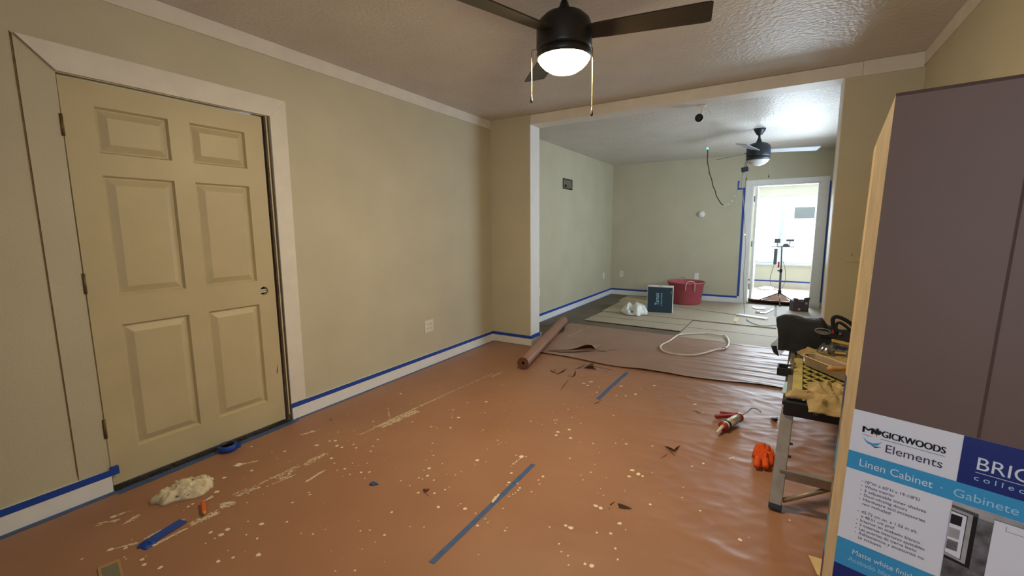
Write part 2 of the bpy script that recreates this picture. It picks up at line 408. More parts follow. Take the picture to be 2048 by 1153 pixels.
# porch shell
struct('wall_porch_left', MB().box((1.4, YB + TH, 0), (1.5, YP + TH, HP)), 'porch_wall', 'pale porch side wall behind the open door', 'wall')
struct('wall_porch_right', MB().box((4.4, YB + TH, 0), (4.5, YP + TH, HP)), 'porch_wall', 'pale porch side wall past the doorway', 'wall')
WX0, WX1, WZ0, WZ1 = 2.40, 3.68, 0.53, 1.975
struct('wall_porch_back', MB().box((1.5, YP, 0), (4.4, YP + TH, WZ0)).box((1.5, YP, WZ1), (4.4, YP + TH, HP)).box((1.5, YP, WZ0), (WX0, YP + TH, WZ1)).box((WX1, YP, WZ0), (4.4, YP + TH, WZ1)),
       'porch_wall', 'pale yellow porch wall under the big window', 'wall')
struct('ceiling_porch', MB().box((1.4, YB + TH, HP), (4.5, YP + TH, HP + 0.1)), 'bright_white', 'white porch ceiling beyond the doorway', 'ceiling')
wn = struct('window_1', MB().box((WX0, YP + 0.03, WZ0), (WX0 + 0.045, YP + 0.09, WZ1)).box((WX1 - 0.045, YP + 0.03, WZ0), (WX1, YP + 0.09, WZ1))
       .box((WX0, YP + 0.03, WZ1 - 0.045), (WX1, YP + 0.09, WZ1)).box((WX0, YP + 0.03, WZ0), (WX1, YP + 0.09, WZ0 + 0.06)), 'sash_white', 'overexposed white framed porch window with two panes', 'window')
MB().box((2.835, YP + 0.02, WZ0), (2.925, YP + 0.09, WZ1)).build('mullion', 'sash_white', wn)
MB().box((WX0 - 0.05, YP - 0.05, WZ0 - 0.04), (WX1 + 0.05, YP + 0.03, WZ0)).build('window_sill', 'sash_white', wn)
MB().box((WX0 + 0.045, YP + 0.055, WZ0 + 0.06), (2.835, YP + 0.061, WZ1 - 0.045)).build('pane', 'window_glass', wn)
MB().box((2.925, YP + 0.055, WZ0 + 0.06), (WX1 - 0.045, YP + 0.061, WZ1 - 0.045)).build('pane', 'window_glass', wn)
tag(MB().box((3.10, YP + 0.046, 1.49), (3.46, YP + 0.054, 1.725)).build('window_sign', 'sheet_grey'), 'grey rectangular sheet stuck on the bright porch window pane', 'sheet')
struct('baseboard_porch', MB().box((1.5, YP - 0.014, 0), (4.4, YP, 0.15)), 'trim_white', 'white baseboard under the porch window', 'baseboard')
tag(MB().box((1.5, YP - 0.016, 0.125), (4.4, YP - 0.014, 0.155)).build('masking_tape', 'tape_blue'), 'blue tape along the baseboard under the porch window', 'tape')

# baseboards (0.118 high) with blue tape along the top
BH = 0.118; BT = 0.018
struct('baseboard_left', MB().box((0, YF, 0), (BT, YD0 - 0.004, BH)), 'bright_white', 'white baseboard on the hinge side of the khaki door', 'baseboard')
struct('baseboard_left_middle', MB().box((0, YD1 + 0.036, 0), (BT, Y1 - BT, BH)), 'bright_white', 'long white baseboard under the double outlet', 'baseboard')
struct('baseboard_partition', MB().box((0, Y1 - BT, 0), (X1 + 0.022, Y1, BH - 0.006)), 'trim_white', 'white baseboard across the stub wall front', 'baseboard')
struct('baseboard_partition_end', MB().box((X1 + 0.003, Y1, 0), (X1 + 0.022, Y2 + 0.02, BH - 0.006)), 'trim_white', 'white baseboard block around the stub wall end', 'baseboard')
struct('baseboard_left_far', MB().box((0, Y2, 0), (BT, YB - BT, BH)), 'bright_white', 'white baseboard below the square hole in the far room', 'baseboard')
struct('baseboard_back', MB().box((0, YB - BT, 0), (2.33, YB, BH)), 'bright_white', 'white baseboard behind the red tub', 'baseboard')
def tape(mb, label, mt='tape_blue'): return tag(mb.build('masking_tape', mt), label, 'tape')
tape(MB().box((BT, YF, 0.088), (BT + 0.0012, YD0 - 0.004, BH + 0.004)).box((0.001, YD0 - 0.004, 0.088), (BT + 0.0012, YD0 + 0.028, BH + 0.012)), 'blue tape on the baseboard top at the hinge side of the door')
tape(MB().box((BT, YD1 + 0.030, 0.090), (BT + 0.0012, Y1 - BT, BH + 0.004)), 'long blue tape on the baseboard top below the double outlet')
tape(MB().box((BT, Y1 - BT - 0.0012, 0.085), (X1 + 0.0225, Y1 - BT, BH + 0.002)), 'blue tape on the baseboard top across the stub wall front')
tape(MB().box((X1 + 0.022, Y1 - BT, 0.086), (X1 + 0.0232, Y2 - 0.01, BH + 0.012)), 'short blue tape around the stub wall end')
tape(MB().box((BT, Y2, 0.086), (BT + 0.0012, YB - BT, BH + 0.004)), 'long blue tape on the baseboard below the square wall hole')
tape(MB().box((BT, YB - BT - 0.0012, 0.088), (2.29, YB - BT, BH + 0.004)), 'blue tape on the baseboard behind the red tub')
tape(MB().box((2.285, YB - 0.003, 0.09), (2.315, YB, 1.985)), 'upright blue tape on the outlet side of the bright doorway')
tape(MB().box((2.195, YB - 0.003, 1.955), (2.285, YB, 1.985)).box((2.195, YB - 0.003, 1.985), (2.222, YB, 2.10)), 'small stepped blue tape at the upper corner of the doorway casing')
tape(MB().box((3.484, YB - 0.003, 0.10), (3.506, YB, 2.03)), 'upright blue tape on the switch side of the bright doorway')
# tape on the floor along the walls
def floor_tape(x0, y0, x1, y1, w, label, seed=0):
    p = Vector((x0, y0)); q = Vector((x1, y1)); d = (q - p); L = d.length; d.normalize(); nrm = Vector((-d.y, d.x))
    n = max(4, int(L / 0.05)); mb = MB(); vs = []; fs = []
    for i in range(n + 1):
        c = p + d * (L * i / n); o = 0.006 * noise.noise(Vector((i * 0.23, seed, 0)))
        for s_ in (-1, 1):
            e = c + nrm * (s_ * w / 2 + o); vs.append((e.x, e.y, max(h_near(e.x, e.y), h_mid(e.x, e.y) if e.y > 4.1 and e.x > 0.6 else 0) + 0.0012))
    for i in range(n): fs.append((2*i, 2*i+1, 2*i+3, 2*i+2))
    mb.add(vs, fs); return tag(mb.build('masking_tape', 'tape_blue_floor'), label, 'tape')
floor_tape(BT + 0.017, YF, BT + 0.017, YD0, 0.036, 'faded blue floor tape along the baseboard at the hinge side', 1)
floor_tape(0.052, YD0, 0.048, YD1 + 0.05, 0.050, 'faded blue floor tape in front of the door threshold', 2)
floor_tape(BT + 0.012, YD1 + 0.05, BT + 0.012, Y1 - 0.03, 0.028, 'faded blue floor tape along the baseboard below the outlet', 3)
floor_tape(0.03, Y1 - BT - 0.01, X1 + 0.03, Y1 - BT - 0.01, 0.022, 'faded blue floor tape along the stub wall front', 4)
tape(MB().box((BT, Y2, 0.0005), (BT + 0.014, YB - BT, 0.002)), 'thin blue floor tape along the bare floor in the far room')

# ------------------------------------------------------------------ khaki door with casing
dr = thing('door_1', 'closed khaki six panel door without a knob', 'door', (0, (YD0 + YD1) / 2, 0)); dr['kind'] = 'structure'
DXF = -0.004
rects = []
for (ya, yb) in ((0.848, 1.152), (1.254, 1.553)):
    for (za, zb) in ((0.19, 0.855), (1.005, 1.608), (1.715, 1.936)): rects.append((ya, yb, za, zb))
ys = [YD0 + 0.004, 0.848, 1.152, 1.254, 1.553, YD1 - 0.006]; zs = [0.024, 0.19, 0.855, 1.005, 1.608, 1.715, 1.936, ZD - 0.008]
BY, BZ, BR = 1.592, 0.938, 0.027
mb = MB()
for i in range(5):
    for j in range(7):
        if i in (1, 3) and j in (1, 3, 5): continue
        a, b, c, d = ys[i], ys[i+1], zs[j], zs[j+1]
        if i == 4 and j == 2:      # cell with the bored lock hole
            k = 24; ring = [(DXF, BY + BR * math.cos(2*math.pi*t/k), BZ + BR * math.sin(2*math.pi*t/k)) for t in range(k)]
            sq = []
            for t in range(k):
                ca, sa = math.cos(2*math.pi*t/k), math.sin(2*math.pi*t/k); m_ = max(abs(ca), abs(sa))
                u, w = ca / m_, sa / m_
                sq.append((DXF, BY + (u * (b - BY) if u > 0 else u * (BY - a)), BZ + (w * (d - BZ) if w > 0 else w * (BZ - c))))
            inn = [(DXF - 0.034, p[1], p[2]) for p in ring]
            mb.add(ring + sq + inn, [(t, (t+1) % k, k + (t+1) % k, k + t) for t in range(k)] + [(t, (t+1) % k, 2*k + (t+1) % k, 2*k + t) for t in range(k)])
            continue
        mb.add([(DXF, a, c), (DXF, b, c), (DXF, b, d), (DXF, a, d)], [(0, 1, 2, 3)])
# slab sides and back
a, b, c, d = ys[0], ys[-1], zs[0], zs[-1]; XB = DXF - 0.036
mb.add([(DXF,a,c),(DXF,b,c),(DXF,b,d),(DXF,a,d),(XB,a,c),(XB,b,c),(XB,b,d),(XB,a,d)], [(0,1,5,4),(1,2,6,5),(2,3,7,6),(3,0,4,7),(4,5,6,7)])
mb.build('door_slab', 'door_paint', dr)
for (ya, yb, za, zb) in rects:
    def rg(o, x): return [(x, ya + o, za + o), (x, yb - o, za + o), (x, yb - o, zb - o), (x, ya + o, zb - o)]
    rings = [rg(0, DXF), rg(0.003, DXF - 0.006), rg(0.009, DXF - 0.0165), rg(0.014, DXF - 0.0165), rg(0.044, DXF - 0.002), rg(0.047, DXF - 0.001)]
    vs = sum(rings, []); fs = []
    for r in range(5):
        for t in range(4): fs.append((r*4+t, r*4+(t+1)%4, r*4+4+(t+1)%4, r*4+4+t))
    fs.append((20, 21, 22, 23))
    MB().add(vs, fs).build('panel', 'door_paint', dr)
for hz in (1.825, 1.082, 0.338):
    hg = MB().lathe([(0.0065, -0.05), (0.0065, 0.05)], (0.004, YD0 - 0.001, hz), 12).build('hinge', 'hinge_metal', dr, True)
    MB().box((DXF - 0.002, YD0 + 0.001, hz - 0.05), (0.004, YD0 + 0.012, hz + 0.05)).build('hinge_leaf', 'door_paint', hg)
MB().box((DXF - 0.032, BY - 0.026, BZ - 0.012), (DXF - 0.012, BY + 0.022, BZ + 0.010)).build('latch_body', 'caulk_white', dr)
for k in (-0.014, 0.0, 0.013):
    MB().lathe([(0.0, 0.001), (0.0035, 0.001), (0.0035, 0)], (DXF - 0.0115, BY + k, BZ - 0.001), 8, axis=(1, 0, 0)).build('latch_hole', 'dark_hole', dr)
MB().box((DXF - 0.034, BY - 0.03, BZ - 0.03), (DXF - 0.033, BY + 0.03, BZ + 0.03)).build('bore_back', 'dark_hole', dr)
# scuff near the lower lock edge of the door
MB().add([(DXF + 0.0005, 1.628, 0.36), (DXF + 0.0005, 1.634, 0.40), (DXF + 0.0005, 1.640, 0.43), (DXF + 0.0005, 1.637, 0.37)], [(0, 1, 2, 3)]).build('gouge', 'old_wood', dr)
# jamb
struct('trim_7', MB().box((-TH, YD0 - 0.012, 0), (-0.001, YD0 - 0.002, ZD + 0.012)).box((-TH, YD0 - 0.012, ZD + 0.002), (-0.001, YD1 + 0.03, ZD + 0.012)), 'door_paint', 'khaki painted jamb at the hinges and over the door', 'jamb')
j2 = struct('trim_8', MB().box((-TH, YD1 + 0.004, 0), (0.004, YD1 + 0.035, ZD + 0.002)), 'old_wood', 'bare worn wooden jamb at the lock side of the door', 'jamb')
MB().box((0.004, YD1 + 0.010, 0.90), (0.006, YD1 + 0.028, 0.97)).build('strike_plate', 'threshold', j2)
MB().box((0.0045, YD1 + 0.014, 0.05), (0.008, YD1 + 0.022, ZD)).build('paint_strip', 'door_paint', j2)
CT = 0.014
struct('trim_9', MB().prism([(0, 0.607, BH + 0.004), (0, 0.716, BH + 0.004), (0, 0.727, 2.062), (0, 0.607, 2.183)], (0.004, 0, 0)), 'wall_paint', 'wide wall coloured casing board at the hinge side of the door', 'casing')
struct('trim_10', MB().prism([(0, 0.612, 2.183), (0, 0.7285, 2.062), (0, 1.712, 2.062), (0, 1.825, 2.178)], (CT + 0.002, 0, 0)), 'trim_white', 'white mitred casing board over the door', 'casing')
struct('trim_11', MB().prism([(0, 1.7135, 2.062), (0, 1.8265, 2.178), (0, 1.816, BH + 0.004), (0, 1.706, BH + 0.004)], (CT, 0, 0)), 'trim_white', 'white upright casing board at the lock side of the door', 'casing')
struct('trim_12', MB().prism([(0, 0.6025, BH + 0.03), (0, 0.6065, BH + 0.004), (0, 0.6065, 2.183), (0, 0.6000, 2.19)], (0.0015, 0, 0)), 'wall_crack', 'dark crack line along the hinge side casing', 'crack')
struct('trim_13', MB().box((-0.05, YD0, 0.0), (0.026, YD1 + 0.02, 0.006)), 'threshold', 'dirty dark threshold gap under the door', 'threshold')
# debris in the gap
rnd = random.Random(4); mb = MB()
for i in range(140):
    y = rnd.uniform(YD0, YD1); x = rnd.uniform(-0.002, 0.026); r = rnd.uniform(0.002, 0.006)
    mb.obox((x, y, 0.007 + r * 0.3), (r, 0, 0), (0, r * rnd.uniform(0.6, 1.6), 0), (0, 0, r * 0.5))
tag(mb.build('dirt_crumbs', 'threshold'), 'dark dirt crumbs in the gap under the door', 'dirt', None, 'stuff')

# ------------------------------------------------------------------ bright doorway: casing, jamb, open door
struct('trim_14', MB().box((2.325, YB - 0.016, 0), (2.415, YB, 2.10)), 'bright_white', 'white doorway casing on the outlet side', 'casing')
struct('trim_15', MB().box((3.365, YB - 0.016, 0), (3.482, YB, 2.10)), 'bright_white', 'white doorway casing on the switch side', 'casing')
struct('trim_16', MB().box((2.415, YB - 0.016, 2.022), (3.365, YB, 2.10)), 'bright_white', 'white doorway casing across the top', 'casing')
struct('trim_17', MB().box((DX0 - 0.004, YB - 0.004, 0), (DX0 + 0.018, YB + TH + 0.01, DZ)).box((DX1 - 0.018, YB - 0.004, 0), (DX1 + 0.004, YB + TH + 0.01, DZ)).box((DX0 + 0.018, YB - 0.004, DZ - 0.018), (DX1 - 0.018, YB + TH + 0.01, DZ + 0.004)), 'bright_white', 'white jamb lining of the bright doorway', 'jamb')
d2 = thing('door_2', 'white door swung open into the porch beside the doorway', 'door', (2.46, YB + 0.6, 0)); d2['kind'] = 'structure'
MB().box((2.462, YB + TH + 0.03, 0.02), (2.500, YB + TH + 0.86, 2.0)).build('door_slab', 'bright_white', d2, bevel=0.003)
for z in (0.28, 1.03, 1.80):
    MB().lathe([(0.008, -0.05), (0.008, 0.05)], (2.455, YB + TH + 0.018, z), 10).build('hinge', 'cord_grey', d2, True)
for (za, zb) in ((0.2, 0.85), (1.0, 1.85)):
    MB().box((2.499, YB + TH + 0.16, za), (2.503, YB + TH + 0.73, zb)).build('panel', 'bright_white', d2, bevel=0.002)

# ------------------------------------------------------------------ outlets, switch, wall hole, chime
def outlet(label, pos, nrm, gang=1, face='trim_white', slots=True):
    nrm = Vector(nrm); sd = Vector((0, 0, 1)).cross(nrm); up = Vector((0, 0, 1)); pos = Vector(pos)
    w = 0.037 + 0.023 * (gang - 1)
    t = thing('wall_outlet', label, 'outlet', pos)
    MB().obox(pos + nrm * 0.003, nrm * 0.003, sd * w, up * 0.0585).build('cover_plate', face, t, bevel=0.002)
    for g in range(gang):
        ox = (g - (gang - 1) / 2) * 0.046
        for q in (-0.02, 0.02):
            c = pos + nrm * 0.0068 + sd * ox + up * q
            s_ = MB().obox(c, nrm * 0.0012, sd * 0.0165, up * 0.0145).build('socket', face, t, bevel=0.001)
            if slots:
                for k in (-0.006, 0.006):
                    MB().obox(c + nrm * 0.0014 + sd * k + up * 0.003, nrm * 0.0004, sd * 0.0016, up * 0.0045).build('slot', 'dark_hole', s_)
                MB().lathe([(0.0, 0.0004), (0.0028, 0.0004), (0.0028, 0)], c + nrm * 0.0014 - up * 0.008, 8, axis=nrm).build('ground_hole', 'dark_hole', s_)
    return t
outlet('cream double outlet plate on the khaki wall above the long baseboard', (0, 3.154, 0.395), (1, 0, 0), 2)
outlet('white outlet on the far room side wall near the corner', (0, 8.12, 0.41), (1, 0, 0), 1, 'bright_white', False)
outlet('white outlet half hidden behind the stub wall edge', (0, 5.44, 0.43), (1, 0, 0), 1, 'bright_white', False)
outlet('white outlet with dark sockets on the far wall near the room corner', (0.217, YB, 0.416), (0, -1, 0))
outlet('white outlet on the wall above the red tub rim', (1.611, YB, 0.435), (0, -1, 0), 1, 'bright_white', False)
sw = thing('light_switch', 'pale two gang switch plate beside the opening', 'switch', (3.375, Y1, 1.11))
MB().box((3.315, Y1 - 0.006, 1.052), (3.435, Y1, 1.170)).build('cover_plate', 'wall_paint', sw, bevel=0.002)
for k in (-0.023, 0.023): MB().box((3.375 + k - 0.005, Y1 - 0.014, 1.10), (3.375 + k + 0.005, Y1 - 0.006, 1.122)).build('toggle', 'wall_paint', sw, bevel=0.001)
hb = thing('junction_box', 'square cut hole with a metal box in the far side wall', 'box', (0.0, 6.40, 2.0))
MB().box((0.0005, 6.235, 1.935), (0.003, 6.565, 2.072)).build('back_plate', 'box_metal', hb)
mb = MB()
for (a, b) in (((6.225, 1.925), (6.24, 2.082)), ((6.56, 1.925), (6.575, 2.082)), ((6.225, 1.925), (6.575, 1.939)), ((6.225, 2.068), (6.575, 2.082))): mb.box((0.0005, a[0], a[1]), (0.007, b[0], b[1]))
mb.build('cut_edge', 'dark_hole', hb)
MB().box((0.003, 6.30, 1.95), (0.02, 6.33, 1.99)).build('wire_clip', 'black_plastic', hb)
ch = thing('door_chime', 'round white knob fixture on the far wall above the red tub', 'wall fixture', (1.644, YB, 1.553))
MB().lathe([(0.058, 0), (0.058, 0.012), (0.05, 0.02)], (1.644, YB, 1.553), 24, axis=(0, -1, 0)).build('base', 'bright_white', ch, True)
MB().lathe([(0.03, 0.018), (0.042, 0.03), (0.042, 0.045), (0.03, 0.056), (0, 0.058)], (1.644, YB, 1.553), 24, axis=(0, -1, 0)).build('knob', 'bright_white', ch, True)

# ------------------------------------------------------------------ ceiling fans
def fan(name, label, c, rot, lit):
    hx, hy = c; zb = 2.262
    t = thing(name, label, 'ceiling fan', (hx, hy, HC), 'ceiling fans')
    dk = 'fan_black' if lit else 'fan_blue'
    MB().lathe([(0.0, HC - 0.075), (0.028, HC - 0.075), (0.034, HC - 0.068), (0.062, HC - 0.022), (0.066, HC - 0.012), (0.066, HC - 0.0005)], (hx, hy, 0), 28).build('canopy', dk, t, True)
    MB().lathe([(0.0135, 2.385), (0.0135, HC - 0.07)], (hx, hy, 0), 14).build('downrod', dk, t, True)
    MB().lathe([(0.046, 2.352), (0.034, 2.372), (0.022, 2.398), (0.018, 2.412), (0.0, 2.412)], (hx, hy, 0), 20).build('yoke', dk, t, True)
    MB().lathe([(0.0, 2.362), (0.06, 2.360), (0.098, 2.347), (0.124, 2.322), (0.134, 2.295), (0.135, 2.205), (0.130, 2.188), (0.0, 2.188)], (hx, hy, 0), 40).build('motor_housing', dk, t, True)
    MB().lathe([(0.131, 2.188), (0.134, 2.172), (0.131, 2.152), (0.0, 2.152)], (hx, hy, 0), 40).build('bowl_ring', dk, t, True)
    MB().lathe([(0.127, 2.152), (0.117, 2.136), (0.096, 2.115), (0.070, 2.098), (0.036, 2.087), (0.0, 2.083)], (hx, hy, 0), 36).build('glass_bowl', 'bowl_lit' if lit else 'frosted', t, True)
    for k in range(3):
        a = math.radians(rot + 120 * k); d = Vector((math.cos(a), math.sin(a), 0)); s_ = Vector((-math.sin(a), math.cos(a), 0))
        tilt = math.radians(-12); sd = s_ * math.cos(tilt) + Vector((0, 0, 1)) * math.sin(tilt); nn = d.cross(sd)
        o = Vector((hx, hy, zb)); mb = MB()
        prof = [(0.115, 0.050), (0.20, 0.056), (0.62, 0.067), (0.652, 0.065), (0.66, 0.058)]
        top = [o + d * r + sd * w + nn * 0.003 for r, w in prof] + [o + d * r - sd * w + nn * 0.003 for r, w in reversed(prof)]
        mb.prism(top, -nn * 0.006)
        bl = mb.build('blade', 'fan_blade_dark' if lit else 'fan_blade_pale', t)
        MB().obox(o + d * 0.15 + nn * 0.006, d * 0.05, sd * 0.025, nn * 0.003).build('blade_iron', dk, bl)
    return t
fan('ceiling_fan', 'black ceiling fan with its glowing lamp bowl switched on', (1.913, 2.085), 11, True)
fan('ceiling_fan', 'dark ceiling fan with an unlit white bowl in the far room', (2.575, 6.42), 17, False)
def chain(label, x, y, z0, z1, mt, hub):
    t = thing('pull_chain', label, 'pull chain', (x, y, z1))
    hv = (Vector(hub) - Vector((x, y))).normalized() * 0.03
    MB().tube([(x + hv.x, y + hv.y, z0 + 0.004), (x + hv.x * 0.2, y + hv.y * 0.2, z0 + 0.003), (x, y, z0 - 0.006), (x + 0.001, y, (z0 + z1) / 2), (x, y, z1 + 0.02)], 0.0022, 6).build('cord', mt, t)
    MB().lathe([(0.0, z1 - 0.012), (0.006, z1 - 0.009), (0.0075, z1), (0.004, z1 + 0.016), (0.0022, z1 + 0.03)], (x, y, 0), 10).build('pull_knob', 'fan_black', t, True)
chain('short brass pull chain hanging by the lit bowl on the door side', 1.768, 2.02, 2.20, 1.965, 'brass', (1.913, 2.085))
chain('long brass pull chain hanging by the lit bowl on the opening side', 2.040, 2.14, 2.20, 1.89, 'brass', (1.913, 2.085))
chain('thin pull chain under the unlit fan, nearer the doorway', 2.705, 6.46, 2.185, 1.945, 'cord_grey', (2.575, 6.42))
chain('thin pull chain under the unlit fan, beside the hanging black device', 2.455, 6.49, 2.20, 1.93, 'cord_grey', (2.575, 6.42))

# security camera fixed under the opening beam
sc = thing('security_camera', 'white security camera with black round face under the opening beam', 'camera', (2.19, Y2 + 0.06, HB))
cpos = PY(1398, 236, Y2 + 0.04)
tdir = (CAM - cpos + Vector((-0.6, 0, 0.1))).normalized()
MB().box((2.165, Y2 - 0.02, HB - 0.012), (2.225, Y2 + 0.03, HB)).build('mount_plate', 'bright_white', sc, bevel=0.003)
MB().tube([(2.195, Y2 + 0.005, HB - 0.01), (2.19, Y2 + 0.03, HB - 0.05), cpos - tdir * 0.045], 0.009, 10).build('arm', 'bright_white', sc, True)
MB().lathe([(0.0, -0.07), (0.022, -0.068), (0.034, -0.045), (0.037, -0.005), (0.035, 0.0)], cpos, 24, axis=tdir).build('housing', 'bright_white', sc, True)
MB().lathe([(0.036, -0.002), (0.035, 0.004), (0.0, 0.007)], cpos, 24, axis=tdir).build('lens_face', 'black_plastic', sc, True)
for k in (-0.008, 0.008):
    MB().lathe([(0.004, 0.006), (0.0, 0.0085)], cpos + Vector((k, 0, -0.016)), 8, axis=tdir).build('sensor', 'cord_grey', sc, True)
tag(MB().tube([(2.23, Y2 + 0.03, HB - 0.02), (2.25, Y2 + 0.05, HB - 0.05), (2.262, Y2 + 0.07, HB - 0.09)], 0.002, 6).build('camera_wire', 'bright_white'), 'stub of white wire beside the security camera', 'wire')
# hanging twisted cord with small lights
p0 = PY(1411, 240, 5.55); hc = thing('light_garland', 'twisted dark cord with a green light hanging from the ceiling', 'cord', (p0.x, 5.55, HC))
MB().tube([(p0.x, 5.55, HC), PY(1413, 268, 5.55), PY(1415, 296, 5.55)], 0.0018, 6).build('thread', 'bright_white', hc)
pts = spline([PY(1415, 300, 5.55), PY(1416, 330, 5.55), PY(1422, 356, 5.55), PY(1429, 380, 5.55), PY(1437, 400, 5.55), PY(1446, 411, 5.55)], 6)
MB().tube([p + Vector((0.003 * math.sin(i * 1.1), 0, 0.002 * math.cos(i * 1.7))) for i, p in enumerate(pts)], 0.0055, 6).build('cord', 'cord_dark', hc)
MB().lathe([(0.0, -0.012), (0.011, -0.006), (0.011, 0.006), (0.0, 0.012)], PY(1415, 297, 5.55), 10).build('led_green', 'led_green', hc, True)
pts2 = spline([PY(1446, 411, 5.55), PY(1456, 409, 5.6), PY(1468, 396, 5.8), PY(1477, 372, 6.1), PY(1484, 348, 6.38)], 5)
MB().tube(pts2, 0.0015, 5).build('bead_wire', 'cord_grey', hc)
for i in (1, 3, 5, 8, 11): MB().lathe([(0.0, -0.008), (0.007, 0), (0.0, 0.008)], pts2[i], 8).build('bead_light', 'plastic_white', hc, True)
# black device hanging below the far fan and its long cord to the floor
dv = thing('hanging_device', 'small black camera hanging on straps under the unlit fan', 'device', (2.437, 6.42, 2.0))
MB().obox((2.437, 6.42, 2.045), (0.036, 0.01, 0.006), (-0.006, 0.03, 0), (-0.006, 0, 0.032)).build('body', 'fan_blue', dv, bevel=0.006)
MB().obox((2.415, 6.39, 2.035), (0.012, 0, 0.003), (0, 0.012, 0), (0, 0, 0.014)).build('lens', 'black_plastic', dv, bevel=0.003)
MB().tube([(2.432, 6.42, 2.075), (2.442, 6.41, 2.13), (2.462, 6.40, 2.20)], 0.004, 6).build('strap', 'fan_blue', dv)
MB().tube([(2.452, 6.42, 2.075), (2.458, 6.41, 2.13), (2.470, 6.40, 2.20)], 0.003, 6).build('strap', 'fan_blue', dv)
lc = thing('extension_cord', 'long dark cord dropping from the fan and looping over the cardboard', 'cord', (2.5, 7.2, 0))
cp = [(2.43, 6.43, 2.01), PY(1484, 368, 6.5), PY(1489, 430, 6.8), PY(1491, 500, 7.0), PY(1487, 560, 7.1), FL(1489, 628, 0.028), FL(1494, 640, 0.028), FL(1508, 648, 0.028), FL(1528, 652.5, 0.028), FL(1548, 651, 0.028), FL(1566, 650, 0.028), FL(1580, 652, 0.028)]
MB().tube(spline(cp, 6), 0.0042, 6).build('cord', 'cord_grey', lc, True)
MB().lathe([(0.0, -0.012), (0.009, 0), (0.0, 0.012)], PY(1490, 470, 6.9), 8).build('led_orange', 'led_warm', lc, True)
tag(MB().tube(spline([FL(1576, 629, 0.018), FL(1590, 634, 0.018), FL(1612, 637, 0.018), FL(1634, 638, 0.018)], 5), 0.005, 6).build('power_cord', 'cord_grey'), 'grey power cord lying beside the dark open carton', 'cord')

# ------------------------------------------------------------------ cardboard sheets and planks in the far room
def quad_sheet(name, pts, z, th, mt, label, cat, group=None):
    mb = MB(); mb.prism([(p[0], p[1], z) for p in pts], (0, 0, th))
    return tag(mb.build(name, mt, None), label, cat, group)
G = 'cardboard sheets on the far floor'
quad_sheet('cardboard_sheet', [(0.53, 5.845), (1.86, 5.795), (1.885, 6.70), (0.55, 6.64)], 0.009, 0.006, 'cardboard_grey', 'tan cardboard sheet between the plastic bag and the paper roll', 'cardboard', G)
quad_sheet('cardboard_sheet', [(1.865, 5.40), (3.60, 5.38), (3.60, 6.60), (1.895, 6.70)], 0.005, 0.005, 'cardboard_grey', 'tan cardboard sheet with the white hose lying partly on it', 'cardboard', G)
quad_sheet('cardboard_sheet', [(0.53, 6.60), (2.905, 6.53), (2.89, 7.40), (1.80, 7.62), (0.50, 7.72)], 0.016, 0.006, 'cardboard_grey', 'tan cardboard sheet under the teal box and plastic bag', 'cardboard', G)
quad_sheet('cardboard_sheet', [(2.92, 6.62), (3.62, 6.62), (3.62, 7.25), (2.92, 7.25)], 0.0105, 0.005, 'cardboard_grey', 'pale cardboard sheet between the toolbag and the dark open carton', 'cardboard', G)
quad_sheet('cardboard_sheet', [(2.905, 7.27), (3.62, 7.27), (3.62, 8.50), (2.895, 8.50)], 0.005, 0.005, 'cardboard_grey', 'pale cardboard sheet under the dark open carton', 'cardboard', G)
quad_sheet('cardboard_sheet', [(0.42, 7.74), (1.8, 7.64), (2.87, 7.42), (2.87, 8.48), (0.40, 8.42)], 0.004, 0.006, 'cardboard_grey', 'tan cardboard sheet under the red tub', 'cardboard', G)
# fold lines on cardboard: shallow creases as real lips
def lip(p, q, z, label):
    label = bpy.data.objects[label]
    return MB().beam((p[0], p[1], z), (q[0], q[1], z), 0.006, 0.003).build('crease', 'carton_line', label)
lip((0.56, 6.20), (1.87, 6.17), 0.0155, 'cardboard_sheet')
lip((1.9, 6.08), (3.2, 6.02), 0.0105, 'cardboard_sheet.001')
lip((2.42, 6.60), (2.40, 7.46), 0.0225, 'cardboard_sheet.002')
pk = [FL(1249, 597, 0.01), FL(1300, 603, 0.01), FL(1345, 611, 0.02), FL(1420, 621, 0.022), FL(1478, 629, 0.022)]
tag(MB().beam(FL(1248, 596.5, 0.016), FL(1296, 605, 0.016), 0.07, 0.012).build('trim_plank', 'tan_card'), 'short thin wooden strip lying behind the teal box', 'plank')
tag(MB().beam(FL(1345, 612, 0.026), FL(1476, 630, 0.026), 0.05, 0.012).build('trim_plank', 'cardboard_grey'), 'long grey wooden strip running out from the teal box', 'plank')
tag(MB().beam(FL(1474, 629, 0.032), FL(1534, 638, 0.032), 0.09, 0.014).build('trim_plank', 'bright_white'), 'white painted board end lying beside the hanging cord', 'plank')
def scrap(label, pts, z, th, mt, cat='scrap'):
    return tag(MB().prism([Vector((p.x, p.y, z)) for p in pts], (0, 0, th)).build('trim_offcut', mt), label, cat)
scrap('bent white offcut lying near the tripod foot', [FL(1505, 615), FL(1512, 617), FL(1530, 618), FL(1530, 621), FL(1511, 620.5), FL(1505, 618)], 0.011, 0.012, 'bright_white')
scrap('crooked grey offcut lying beside the bent white one', [FL(1520, 627), FL(1530, 628), FL(1546, 620), FL(1548, 621.5), FL(1531, 630), FL(1520, 629)], 0.013, 0.008, 'print_stone')
tag(MB().lathe([(0.0, 0.0), (0.028, 0.0), (0.03, 0.02), (0.024, 0.026), (0.0, 0.024)], FL(1515.5, 625.5, 0.013), 16).build('jar_lid', 'bright_white', None, True), 'small round white lid on the cardboard near the offcuts', 'lid')
scrap('folded paper corner standing on the cardboard edge', [FL(1465, 646), FL(1474, 648), FL(1479, 639), FL(1470, 638)], 0.0225, 0.004, 'tan_card')

